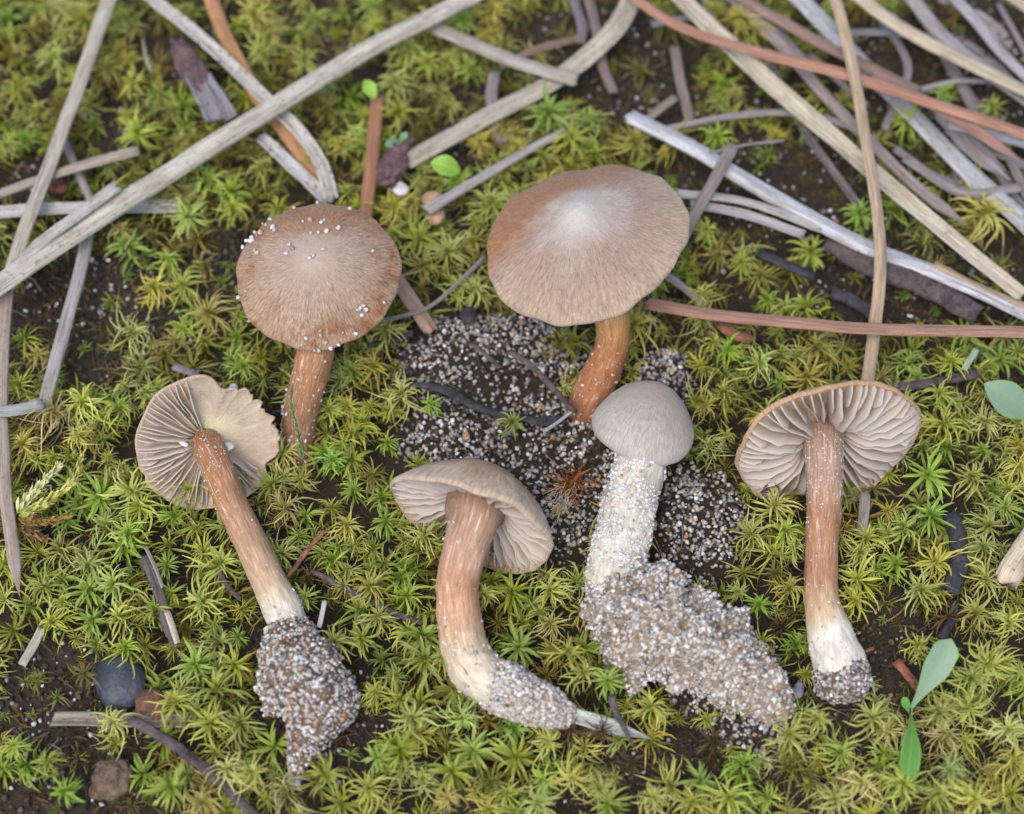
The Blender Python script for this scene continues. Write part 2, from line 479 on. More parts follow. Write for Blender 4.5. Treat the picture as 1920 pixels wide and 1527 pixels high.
def rosette_plan(kind, rng, thin=1.0):
    """list of (ring, variant, azimuth, scale, zoff)"""
    out = []; az = rng.random() * 6.28
    for ring, (cnt, ls, e0, e1) in enumerate(KINDS[kind]['rings']):
        n = max(3, int(round(cnt * thin * rng.uniform(0.85, 1.15))))
        for i in range(n):
            az += 2.39996 + rng.normal(0, 0.18)
            out.append((ring, int(rng.integers(14)), az, rng.uniform(0.62, 1.14), 0.12 - 0.11 * ring + rng.normal(0, .05)))
    return out
def leaf_xf(V, az, sc, zoff, R):
    return (V * sc) @ rot_z(az).T * R + np.array([0, 0, zoff * R])
def tint_of(kind, rng, warm=0.0):
    c = np.array(s2l(KINDS[kind]['tint']))
    c = c * np.array([rng.uniform(0.85, 1.12) + 0.12 * warm, rng.uniform(0.9, 1.1), rng.uniform(0.7, 1.3)]) * rng.uniform(0.82, 1.12)
    return c
def rosette_arrays(kind, R, rng, tint=None, skirt=True, thin=1.0, lib=None):
    lib = lib or LEAFLIB
    acc = Acc(); tin = []
    for (ring, v, az, sc, zo) in rosette_plan(kind, rng, thin):
        V, F_, A = lib[kind][ring][v]
        acc.add(leaf_xf(V, az, sc, zo, R), F_, A)
        if tint is not None: tin.append(np.broadcast_to(tint * rng.uniform(0.85, 1.12), (len(V), 3)))
    if skirt:
        for lvl in (1, 2):
            for i in range(7):
                ring = int(rng.integers(1, 3)); V, F_, A = lib[kind][ring][int(rng.integers(14))]
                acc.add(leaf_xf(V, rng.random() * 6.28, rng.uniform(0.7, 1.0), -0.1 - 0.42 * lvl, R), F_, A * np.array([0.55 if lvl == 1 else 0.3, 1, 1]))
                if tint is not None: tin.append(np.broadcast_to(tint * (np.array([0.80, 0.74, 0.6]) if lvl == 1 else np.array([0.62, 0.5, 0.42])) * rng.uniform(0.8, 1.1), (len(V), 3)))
    V, F_, A = acc.arrays()
    return V, F_, A, (np.vstack(tin) if tin else None)

# rosettes picked out one by one: x, y, radius (photo pixels), kind
STARS = """32,163,35,P;100,110,35,P;260,247,38,P;297,180,30,P;433,362,36,S;390,340,34,P;490,320,30,P;243,463,38,S;230,433,28,P;353,407,38,P;437,393,30,P;313,487,28,P;480,27,40,P;573,110,30,P;613,160,25,P;117,13,40,C;157,37,40,P;73,213,30,P;13,273,25,S;47,260,22,S
740,157,36,P;747,213,36,P;1030,213,45,S;1103,227,40,P;1070,260,35,P;900,267,30,P;970,277,28,P;920,383,45,P;787,450,38,P;840,473,38,P;793,500,35,P;737,390,36,P;670,247,28,C;920,20,40,P;867,37,30,S;707,50,28,P;763,93,40,P;803,117,30,P;1190,267,40,P
1343,257,35,S;1387,37,35,P;1417,63,38,P;1533,177,25,P;1700,227,40,S;1860,200,30,S;1613,400,28,S;1437,293,28,S;1520,473,32,S;1390,493,28,P;1847,400,55,P;1773,173,20,S;1323,430,25,P
247,627,48,C;393,590,40,P;290,543,45,P;310,667,30,O;343,537,35,P;453,690,36,P;367,690,35,O;97,777,50,C;157,757,50,C;37,723,34,P;223,767,38,P;263,690,30,P;277,740,30,P;47,833,40,P;150,820,40,C;187,933,40,S;247,920,45,P;263,953,42,P;327,967,28,S;530,850,45,C;510,910,40,S;533,953,45,C;243,1000,40,P;200,990,40,P;617,770,30,P;623,863,26,S;493,670,30,O
753,740,48,C;807,757,22,S;657,863,35,S;717,933,32,S;663,920,25,S;660,697,40,P;697,690,40,P;650,763,32,P;727,830,25,S;697,893,35,O;723,980,30,S;650,987,35,P;797,1007,40,P;893,543,45,C;857,537,30,P;1190,610,40,P;1050,643,35,O;1207,583,35,C;1223,530,30,P;723,620,40,P;960,793,30,S
1317,553,35,C;1313,593,35,C;1337,643,30,P;1423,683,40,C;1357,740,36,P;1513,710,42,P;1530,653,38,P;1513,577,38,S;1703,683,36,P;1783,680,28,P;1760,740,32,P;1767,797,45,P;1703,757,28,P;1847,793,40,P;1740,890,38,S;1823,897,38,P;1747,967,40,S;1863,920,32,S;1690,990,40,P;1853,987,42,P;1623,1010,36,P;1450,953,45,P;1473,997,40,P;1447,907,25,B;1330,837,34,C;1320,757,34,C;1910,877,34,P;1407,1003,36,P
117,1034,42,P;167,1060,40,P;217,1097,45,P;167,1107,36,S;233,1027,38,S;100,1167,32,P;290,1144,30,S;320,1114,30,S;383,1130,45,P;227,1157,40,P;173,1164,32,S;237,1217,42,P;273,1210,30,O;407,1204,36,P;367,1247,45,S;407,1294,46,S;440,1247,36,S;327,1317,42,P;397,1360,45,P;450,1357,40,P;213,1357,45,C;27,1400,30,P;90,1430,28,P;120,1484,28,S;320,1477,38,S;430,1447,45,C;473,1450,38,P;537,1484,45,C;610,1454,38,S;380,1507,38,P;157,1264,28,O;70,1274,20,O;413,1060,50,P;447,1194,22,S;530,1040,40,P;573,1120,26,S;623,1050,30,S;627,1204,36,P;313,1060,25,S
697,1100,45,P;763,1120,40,P;710,1160,34,P;793,1197,50,S;797,1237,45,S;680,1197,35,S;960,1110,40,S;1033,1107,38,P;1083,1090,32,P;973,1214,40,S;1063,1224,36,P;1033,1170,35,P;1090,1147,32,P;1140,1207,28,S;1093,1264,35,P;1140,1277,30,S;1220,1327,38,P;703,1300,34,C;773,1347,36,P;867,1344,42,C;783,1377,36,P;960,1367,35,S;1027,1390,30,P;750,1410,42,S;707,1420,34,S;887,1410,48,S;967,1420,42,S;847,1447,40,S;793,1460,36,C;693,1480,42,P;757,1444,30,P;920,1467,40,O;1017,1467,40,P;1073,1457,42,C;1123,1477,40,C;840,1497,38,C;1010,1507,34,P;1140,1507,36,S;1227,1497,45,C;1127,1370,32,B;1070,1370,30,B;1183,1430,34,B;667,1024,30,P;697,1027,28,S;783,1030,36,P;750,1084,30,S;907,1117,28,P
1493,1027,34,P;1613,1037,34,P;1643,1067,26,S;1680,1057,30,S;1753,1054,40,P;1843,1027,36,P;1847,1087,42,P;1610,1087,42,P;1600,1127,40,P;1480,1104,34,P;1453,1074,28,O;1727,1110,40,P;1830,1150,36,P;1890,1167,48,C;1720,1210,30,P;1853,1244,45,P;1820,1274,42,P;1907,1267,38,P;1760,1257,26,O;1493,1207,26,S;1437,1264,26,P;1637,1347,42,P;1480,1377,45,P;1533,1350,40,C;1573,1410,50,P;1760,1337,36,P;1813,1324,50,C;1770,1380,48,C;1393,1434,42,S;1480,1440,38,O;1890,1367,48,C;1650,1440,34,S;1780,1447,45,C;1823,1497,48,C;1900,1430,50,C;1613,1467,42,C;1563,1497,45,C;1693,1470,40,P;1757,1490,38,P;1313,1464,34,S;1367,1497,40,P;1300,1507,36,P;1423,1134,25,S;1383,1110,25,P;1337,1390,40,B"""
KN = dict(S='star', P='spiky', C='curly', O='olive', B='dried')
LOOK = dict(star='bright green star', spiky='yellow-green spiky', curly='pale curly', olive='dull olive', dried='dried brown')
LAND = [(595, 500, "round brown cap"), (1095, 450, "broad pale-centred cap"), (380, 830, "torn cap"), (885, 960, "hooked-stem cap"), (860, 1180, "hooked stem"),
        (1212, 790, "grey button cap"), (1160, 1000, "thick white stem"), (1550, 830, "wide lobed cap"), (1545, 1080, "straight stem"), (1580, 1280, "straight stem's foot"),
        (1310, 1210, "pale sand lump"), (580, 1290, "dark root ball"), (470, 1020, "slim tawny stem"), (225, 1285, "black pebble"), (1740, 1280, "seedling"), (375, 150, "cone scale"),
        (735, 320, "dark bud"), (90, 930, "feathery sprig"), (1145, 1370, "pale splinter"), (1700, 560, "bark strip"), (930, 720, "sand patch"), (1890, 745, "bluish-green leaf"),
        (40, 1350, "bare brown soil"), (1000, 190, "flat needle"), (1640, 300, "needle tangle"), (120, 300, "thick bent needle"), (1900, 1060, "cut stub"), (385, 1460, "purple-brown twig"),
        (820, 30, "longest needle"), (560, 740, "sandy brown stem")]
def nearest_land(px, py):
    q = sorted(LAND, key=lambda q: (q[0] - px) ** 2 + (q[1] - py) ** 2)
    return q[0][2], q[1][2]
leaf_me = {}
def leaf_mesh(kind, ring, v):
    k = (kind, ring, v)
    if k not in leaf_me:
        V, F_, A = LEAFLIB[kind][ring][v]
        leaf_me[k] = mesh("leaf", V, F_, M_MOSS_O, attrs={"lf": A})
    return leaf_me[k]
lower_me = {}
def lower_mesh(kind):
    """the older, browner leaves down the stem, unit size"""
    if kind not in lower_me:
        rng = np.random.default_rng(hash(kind) % 1000 if False else len(kind) * 7)
        acc = Acc()
        for lvl in (1, 2, 3):
            for i in range(8):
                V, F_, A = LEAFLIB[kind][int(rng.integers(1, 3))][int(rng.integers(14))]
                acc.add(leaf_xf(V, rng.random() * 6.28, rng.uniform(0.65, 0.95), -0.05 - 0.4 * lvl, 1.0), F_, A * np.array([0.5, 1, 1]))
        V, F_, A = acc.arrays()
        lower_me[kind] = mesh("lower_leaves", V, F_, M_MOSS_O, attrs={"lf": A})
    return lower_me[kind]
single_me = {}
def single_mesh(kind, i):
    if (kind, i) not in single_me:
        rng = np.random.default_rng(100 + i + 10 * len(kind))
        V, F_, A, _ = rosette_arrays(kind, 1.0, rng)
        single_me[(kind, i)] = mesh("moss_shoot", V, F_, M_MOSS_O, attrs={"lf": A})
    return single_me[(kind, i)]
rs = np.random.default_rng(5)
placed = []
for tok in STARS.replace("\n", ";").split(";"):
    x, y, r, k = tok.split(","); x, y, r = float(x), float(y), float(r); kind = KN[k]
    z = rs.uniform(-1.4, 1.8)
    c = P(x, y, z); R = r * 1.15 * rs.uniform(.92, 1.12) * mmpx(c)
    placed.append((c[0], c[1], R))
    t = tint_of(kind, rs)
    la, lb = nearest_land(x, y)
    size = "large " if r >= 43 else ("small " if r <= 30 else "")
    lab = f"{size}{LOOK[kind]} moss rosette near the {la} and the {lb}"
    grp = f"{size}{LOOK[kind]} moss by {la} and {lb}"
    az, tl = rs.random() * 6.28, abs(rs.normal(0, 0.34))
    if y > 600 and r >= 36:
        root = empty("moss_shoot", c, lab, "moss", grp)
        root.rotation_mode = 'AXIS_ANGLE'
        root.rotation_axis_angle = (tl, math.cos(az), math.sin(az), 0)
        for (ring, v, a_, sc, zo) in rosette_plan(kind, rs):
            lo = obj("leaf", leaf_mesh(kind, ring, v), root)
            lo.location = (0, 0, zo * R * MM); lo.scale = (sc * R,) * 3
            lo.rotation_euler = (0, 0, a_)
            lo.color = (*(t * rs.uniform(0.85, 1.14)), 1)
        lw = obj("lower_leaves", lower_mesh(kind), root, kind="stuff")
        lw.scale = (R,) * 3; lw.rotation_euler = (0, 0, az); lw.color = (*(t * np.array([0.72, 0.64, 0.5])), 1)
    else:
        o = obj("moss_shoot", single_mesh(kind, int(rs.integers(5))), None, c, label=lab, category="moss", group=grp)
        o.rotation_euler = Matrix(tiltm(az, tl)).to_euler(); o.scale = (R,) * 3
        o.rotation_euler.rotate_axis('Z', rs.random() * 6.28)
        o.color = (*t, 1)

# the carpet between them: nobody could count it
acc = Acc(); tin = []
rc = np.random.default_rng(23)
cand = 0; cells = {}
def near(x, y, d):
    cx, cy = int(x // 6), int(y // 6)
    for i in (-1, 0, 1):
        for j in (-1, 0, 1):
            for (a_, b_) in cells.get((cx + i, cy + j), ()):
                if (a_ - x) ** 2 + (b_ - y) ** 2 < d * d: return True
    return False
for (a_, b_, r_) in placed: cells.setdefault((int(a_ // 6), int(b_ // 6)), []).append((a_, b_))
N = 7000
XY = np.stack([rc.uniform(-135, 135, N), rc.uniform(-97, 126, N)], 1)
PX, PY = proj(np.column_stack([XY, np.zeros(N)]))
SW = blob(PX, PY, SAND); BW = blob(PX, PY, BARE)
GH = ground_h(XY[:, 0], XY[:, 1])
NZ = vnoise(np.column_stack([XY, np.zeros(N)]), 0.06, 77, 2)
tot = 0
for i in range(N):
    x, y = XY[i]; px, py = PX[i], PY[i]
    bare = max(BW[i] * 0.93, min(SW[i] * 1.4, 1))
    if px > 1240 and py < 640: bare = max(bare, 0.45)
    small = False
    if rc.random() < bare:
        if SW[i] > 0.3 or rc.random() < 0.55: continue
        small = True
    if near(x, y, 2.75 if not small else 2.4): continue
    cells.setdefault((int(x // 6), int(y // 6)), []).append((x, y))
    u = rc.random() + 0.25 * NZ[i]
    if small: kind = 'dried' if u < 0.5 else ('olive' if u < 0.8 else 'star')
    elif py > 1300 and px > 1450: kind = 'curly' if u < 0.5 else 'spiky'
    elif py < 560: kind = 'olive' if u < 0.34 else ('spiky' if u < 0.85 else 'star')
    else: kind = 'olive' if u < 0.2 else ('spiky' if u < 0.6 else ('star' if u < 0.85 else ('curly' if u < 0.95 else 'dried')))
    R = rc.uniform(2.2, 4.8) * (0.5 if small else 1.0)
    top = rc.uniform(-5.6, -0.9) if not small else GH[i] + rc.uniform(0.6, 1.6)
    if not small and bare > 0.2: top -= 1.0
    t = tint_of(kind, rc) * (0.75 if small else 1)
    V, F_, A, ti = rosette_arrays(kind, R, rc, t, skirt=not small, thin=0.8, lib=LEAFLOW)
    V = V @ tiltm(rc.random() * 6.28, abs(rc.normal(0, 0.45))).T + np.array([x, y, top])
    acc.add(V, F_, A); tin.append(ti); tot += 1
V, F_, A = acc.arrays()
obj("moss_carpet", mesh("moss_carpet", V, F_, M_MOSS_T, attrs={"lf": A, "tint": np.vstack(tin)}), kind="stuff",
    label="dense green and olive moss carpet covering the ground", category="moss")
print("carpet shoots", tot, "faces", len(F_))

# dead leaf litter and fibres low on the ground
acc = Acc(); tin = []
n = 11000
X = rc.uniform(-130, 130, n); Y = rc.uniform(-95, 120, n)
qx, qy = proj(np.column_stack([X, Y, 0 * X])); kp = rc.random(n) < .12 + .6 * blob(qx, qy, BARE) * (1 - blob(qx, qy, SAND))
X, Y = X[kp], Y[kp]; n = len(X); Zg = ground_h(X, Y)
for i in range(n):
    g = leaf_geo(rc.uniform(1.8, 4.0), rc.uniform(.06, .14), rc.uniform(0, 40), rc.uniform(-50, 20), .35, rc, 4)
    acc.add(g[0] @ rot_z(rc.random() * 6.28).T + np.array([X[i], Y[i], Zg[i] + 0.4]), g[1], g[2])
    c = np.array(s2l(((92, 72, 46), (116, 92, 58), (70, 58, 40), (104, 98, 56))[int(rc.integers(4))]))
    tin.append(np.broadcast_to(c, (len(g[0]), 3)))
V, F_, A = acc.arrays()
obj("leaf_litter", mesh("leaf_litter", V, F_, M_MOSS_T, attrs={"lf": A, "tint": np.vstack(tin)}), kind="stuff",
    label="brown dead moss leaves littering the soil", category="litter")

# sand and crumbs on the ground
rg = np.random.default_rng(8)
n = 170000
X = rg.uniform(-140, 140, n); Y = rg.uniform(-105, 140, n)
PX, PY = proj(np.column_stack([X, Y, np.zeros(n)]))
S_ = blob(PX, PY, SAND); B_ = blob(PX, PY, BARE)
cl = np.clip(vnoise(np.column_stack([X, Y, 0 * X]), 0.16, 31, 2) * 1.6 + 0.55, 0.05, 1)
prob = np.clip(S_ * 0.95 * (0.42 + cl) + B_ * 0.045 + 0.004, 0, 1)
keep = rg.random(n) < prob
X, Y, S_ = X[keep], Y[keep], S_[keep]
Z = ground_h(X, Y) + 0.15 + np.abs(rg.normal(0, 0.35, len(X)))
sz = rg.uniform(0.45, 1.1, len(X))
obj("sand", grain_mesh("sand", np.column_stack([X, Y, Z]), sz, pick_cols(len(X), rg, SW_DIRTY), rg), kind="stuff",
    label="loose grey and white sand grains over dark soil", category="sand")
print("sand grains", len(X))
n = 52000
X = rg.uniform(-140, 140, n); Y = rg.uniform(-105, 140, n)
PX, PY = proj(np.column_stack([X, Y, np.zeros(n)]))
prob = np.clip(blob(PX, PY, SAND) * 0.8 + blob(PX, PY, BARE) * 0.75 + 0.03, 0, 1)
k = rg.random(n) < prob; X, Y = X[k], Y[k]
Z = ground_h(X, Y) + rg.uniform(0, 0.5, len(X))
M_CRUMB = bpy.data.materials["sand_grain"].copy(); M_CRUMB.name = "soil_crumb"
M_CRUMB.node_tree.nodes["Principled BSDF"].inputs["Roughness"].default_value = 0.95
obj("soil_crumbs", grain_mesh("soil_crumbs", np.column_stack([X, Y, Z]), rg.uniform(0.4, 1.3, len(X)), pick_cols(len(X), rg, [1, 1, .8, .8, .4], SOILCOL), rg, M_CRUMB),
    kind="stuff", label="dark brown soil crumbs between the moss", category="soil")

# thin roots and dead threads lying on the sand and the bare soil
acc = Acc(); tin = []
n = 1500
X = rg.uniform(-105, 105, n); Y = rg.uniform(-80, 110, n)
PX, PY = proj(np.column_stack([X, Y, np.zeros(n)]))
k = rg.random(n) < np.maximum(blob(PX, PY, SAND), blob(PX, PY, BARE)) * .42
for x, y in zip(X[k], Y[k]):
    d = rg.normal(size=3) * np.array([1, 1, .12]); d = unit(d); L2 = rg.uniform(2, 8)
    p_ = np.array([x, y, float(ground_h(np.array([x]), np.array([y]))[0]) + 1.0])
    C = spline(np.array([p_, p_ + d * L2 * .5 + np.array([0, 0, rg.uniform(.1, .9)]) + rg.normal(0, .5, 3) * np.array([1, 1, .2]), p_ + d * L2 + rg.normal(0, .8, 3) * np.array([1, 1, .2])]), 8)
    T, S, N_ = frames(C); rr = np.linspace(.16, .05, 8) * rg.uniform(.6, 1.5)
    ring = np.array([(1, 0), (0, 1), (-1, 0), (0, -1)])
    Vt = (C[:, None] + rr[:, None, None] * (ring[None, :, :1] * S[:, None] + ring[None, :, 1:] * N_[:, None])).reshape(-1, 3)
    acc.add(Vt, np.array(tube_faces(8, 4)))
    c = np.array(((.09, .06, .045), (.05, .04, .036), (.16, .10, .065), (.22, .18, .13))[int(rg.integers(4))])
    tin.append(np.broadcast_to(c, (len(Vt), 3)))
V, F_, _a = acc.arrays()
obj("root_threads", mesh("root_threads", V, F_, M_CRUMB, attrs={"tint": np.vstack(tin)}), kind="stuff",
    label="fine brown root threads lying on sand and soil", category="roots")

# ---------------------------------------------------------------- mushrooms
def cap_mat(name, rimc, midc, cenc, warm=None, fib=0.5, patch=None):
    """colours of the skin by radius, radial fibrils; warm=(angle, colour): one side of the cap is richer brown"""
    m, n, l, b = new_mat(name)
    pol = attr(n, "pol").outputs["Vector"]           # cos, sin, r
    sp = nd(n, "ShaderNodeSeparateXYZ"); l.new(pol, sp.inputs[0])
    r_ = sp.outputs[2]
    vm = n.new("ShaderNodeVectorMath"); vm.operation = 'MULTIPLY'; l.new(pol, vm.inputs[0])
    vm.inputs[1].default_value = (34, 34, 12.0)
    f1 = noise(n, l, vm.outputs[0], 1.0, 5, 0.65)
    vm2 = n.new("ShaderNodeVectorMath"); vm2.operation = 'MULTIPLY'; l.new(pol, vm2.inputs[0]); vm2.inputs[1].default_value = (75, 75, 20)
    f2 = noise(n, l, vm2.outputs[0], 1.0, 3, 0.6)
    p = attr(n, "loc").outputs["Vector"]
    big = noise(n, l, p, 3.0, 6, 0.65)
    fine = noise(n, l, p, 40, 4, 0.7)
    rr = mth(n, l, 'ADD', r_, mth(n, l, 'MULTIPLY_ADD', big, 0.9, -0.45))
    c = ramp_of(n, l, rr, [(0.08, cenc), (0.36, tuple(np.array(cenc) * .45 + np.array(midc) * .55)), (0.62, midc), (0.93, rimc)])
    if warm:
        ang, col, lo, hi = warm
        dx = mth(n, l, 'MULTIPLY', sp.outputs[0], math.cos(ang)); d = mth(n, l, 'MULTIPLY_ADD', sp.outputs[1], math.sin(ang), dx)
        d = mth(n, l, 'MULTIPLY', d, r_)
        d = mth(n, l, 'ADD', d, mth(n, l, 'MULTIPLY_ADD', big, 0.7, -0.35))
        c = mixc(n, l, ramp_of(n, l, d, [(lo, 0.0), (hi, 0.92)]), c, col)
    if patch:
        pn = noise(n, l, p, 3.5, 3, 0.6)
        pf = mth(n, l, 'MULTIPLY', ramp_of(n, l, pn, [(0.52, 0.0), (0.66, 1.0)]), ramp_of(n, l, r_, [(0.62, 0.0), (0.9, 1.0)]))
        c = mixc(n, l, pf, c, patch)
    away = ramp_of(n, l, r_, [(0.12, 0.0), (0.42, 1.0)])
    c = mixc(n, l, mth(n, l, 'MULTIPLY', away, fib), c, ramp_of(n, l, f1, [(0.28, (0.46, 0.42, 0.40)), (0.5, (1.0, 1.0, 1.0)), (0.72, (1.4, 1.38, 1.35))]), 'MULTIPLY')
    c = mixc(n, l, mth(n, l, 'MULTIPLY', away, fib * 0.7), c, ramp_of(n, l, f2, [(0.3, 0.5), (0.5, 1.0), (0.7, 1.35)]), 'MULTIPLY')
    c = mixc(n, l, 0.35, c, ramp_of(n, l, fine, [(0.3, 0.65), (0.7, 1.3)]), 'MULTIPLY')
    l.new(c, b.inputs["Base Color"]); b.inputs["Roughness"].default_value = 0.85
    b.inputs["Specular IOR Level"].default_value = 0.2
    try:
        b.inputs["Sheen Weight"].default_value = 0.15; b.inputs["Sheen Roughness"].default_value = 0.5
    except KeyError: pass
    hsum = mth(n, l, 'MULTIPLY', away, mth(n, l, 'ADD', f1, mth(n, l, 'MULTIPLY', f2, 0.6)))
    hsum = mth(n, l, 'ADD', hsum, mth(n, l, 'MULTIPLY', fine, 0.4))
    bump(n, l, hsum, 0.55, 0.0006, b)
    return m
def gill_mat():
    m, n, l, b = new_mat("gill")
    g = attr(n, "gl").outputs["Vector"]              # r, depth 0 top .. 1 edge, random
    sp = nd(n, "ShaderNodeSeparateXYZ"); l.new(g, sp.inputs[0])
    nz = noise(n, l, poscoord(n), 500, 3)
    c = mixc(n, l, nz, s2l((212, 196, 180)), s2l((222, 212, 202)))
    c = mixc(n, l, ramp_of(n, l, sp.outputs[1], [(0.86, 0.0), (1.0, 0.85)]), c, s2l((232, 226, 216)))
    l.new(c, b.inputs["Base Color"]); b.inputs["Roughness"].default_value = 0.7
    t = n.new("ShaderNodeBsdfTranslucent"); l.new(c, t.inputs[0])
    mx = n.new("ShaderNodeMixShader"); mx.inputs[0].default_value = 0.42
    l.new(b.outputs[0], mx.inputs[1]); l.new(t.outputs[0], mx.inputs[2])
    l.new(mx.outputs[0], n["Material Output"].inputs[0])
    return m
M_GILL = gill_mat()
def flesh_mat(name, c1, c2, c3=None):
    m, n, l, b = new_mat(name)
    p = attr(n, "loc").outputs["Vector"]; pol = attr(n, "pol").outputs["Vector"]
    sp = nd(n, "ShaderNodeSeparateXYZ"); l.new(pol, sp.inputs[0])
    nz = noise(n, l, p, 7, 5, 0.65); f = noise(n, l, p, 40, 4, 0.65)
    c = mixc(n, l, ramp_of(n, l, nz, [(0.35, 0.0), (0.65, 1.0)]), c1, c2)
    if c3: c = mixc(n, l, ramp_of(n, l, sp.outputs[2], [(0.2, 0.85), (0.62, 0.0)]), c, c3)
    c = mixc(n, l, 0.4, c, ramp_of(n, l, f, [(0.3, 0.7), (0.7, 1.25)]), 'MULTIPLY')
    l.new(c, b.inputs["Base Color"]); b.inputs["Roughness"].default_value = 0.8
    bump(n, l, mth(n, l, 'ADD', f, nz), 0.5, 0.0006, b)
    return m
M_FLESH = flesh_mat("cap_flesh", s2l((184, 150, 122)), s2l((202, 178, 154)))
M_FLESHW = flesh_mat("bare_flesh", s2l((198, 180, 156)), s2l((178, 156, 134)), s2l((228, 218, 176)))
def stem_mat(name, stops, fib=0.5, fibcol=(214, 202, 186), thr=(0.56, 0.70)):
    m, n, l, b = new_mat(name)
    sv = attr(n, "sv").outputs["Vector"]             # cos, sin, v(0..1)
    sl = attr(n, "sl").outputs["Vector"]             # angle*radius mm, length mm
    sp = nd(n, "ShaderNodeSeparateXYZ"); l.new(sv, sp.inputs[0])
    vm = n.new("ShaderNodeVectorMath"); vm.operation = 'MULTIPLY'; l.new(sv, vm.inputs[0]); vm.inputs[1].default_value = (8, 8, 9)
    f1 = noise(n, l, vm.outputs[0], 1.0, 5, 0.65)
    vm2 = n.new("ShaderNodeVectorMath"); vm2.operation = 'MULTIPLY'; l.new(sv, vm2.inputs[0]); vm2.inputs[1].default_value = (5, 5, 45)
    f2 = noise(n, l, vm2.outputs[0], 1.0, 4, 0.7)
    vm3 = n.new("ShaderNodeVectorMath"); vm3.operation = 'MULTIPLY'; l.new(sv, vm3.inputs[0]); vm3.inputs[1].default_value = (1.3, 1.3, 5)
    big = noise(n, l, vm3.outputs[0], 1.0, 3)
    v = mth(n, l, 'ADD', sp.outputs[2], mth(n, l, 'MULTIPLY_ADD', big, 0.12, -0.06))
    c = ramp_of(n, l, v, [(p_, s2l(c_)) for p_, c_ in stops])
    c = mixc(n, l, mth(n, l, 'MULTIPLY', ramp_of(n, l, f1, [(thr[0], 0.0), (thr[1], 1.0)]), fib), c, s2l(fibcol))
    c = mixc(n, l, mth(n, l, 'MULTIPLY', ramp_of(n, l, f2, [(thr[0] + .02, 0.0), (thr[1], 1.0)]), fib * 0.9), c, s2l(fibcol))
    vm4 = n.new("ShaderNodeVectorMath"); vm4.operation = 'MULTIPLY'; l.new(sv, vm4.inputs[0]); vm4.inputs[1].default_value = (24, 24, 16)
    f4 = noise(n, l, vm4.outputs[0], 1.0, 4, 0.65)
    blot = noise(n, l, vm3.outputs[0], 2.6, 5, 0.7)
    c = mixc(n, l, 0.8, c, ramp_of(n, l, f1, [(0.3, 0.70), (0.7, 1.25)]), 'MULTIPLY')
    c = mixc(n, l, 0.8, c, ramp_of(n, l, f4, [(0.3, 0.72), (0.7, 1.25)]), 'MULTIPLY')
    c = mixc(n, l, 0.75, c, ramp_of(n, l, blot, [(0.3, (0.62, 0.56, 0.52)), (0.5, (1, 1, 1)), (0.7, (1.18, 1.18, 1.18))]), 'MULTIPLY')
    l.new(c, b.inputs["Base Color"]); b.inputs["Roughness"].default_value = 0.6
    b.inputs["Specular IOR Level"].default_value = 0.35
    b.inputs["Subsurface Weight"].default_value = 0.15
    b.inputs["Subsurface Radius"].default_value = (0.002, 0.001, 0.0005)
    b.inputs["Subsurface Scale"].default_value = 1.0
    bump(n, l, mth(n, l, 'ADD', f1, mth(n, l, 'MULTIPLY', f2, 0.6)), 0.5, 0.0005, b)
    return m

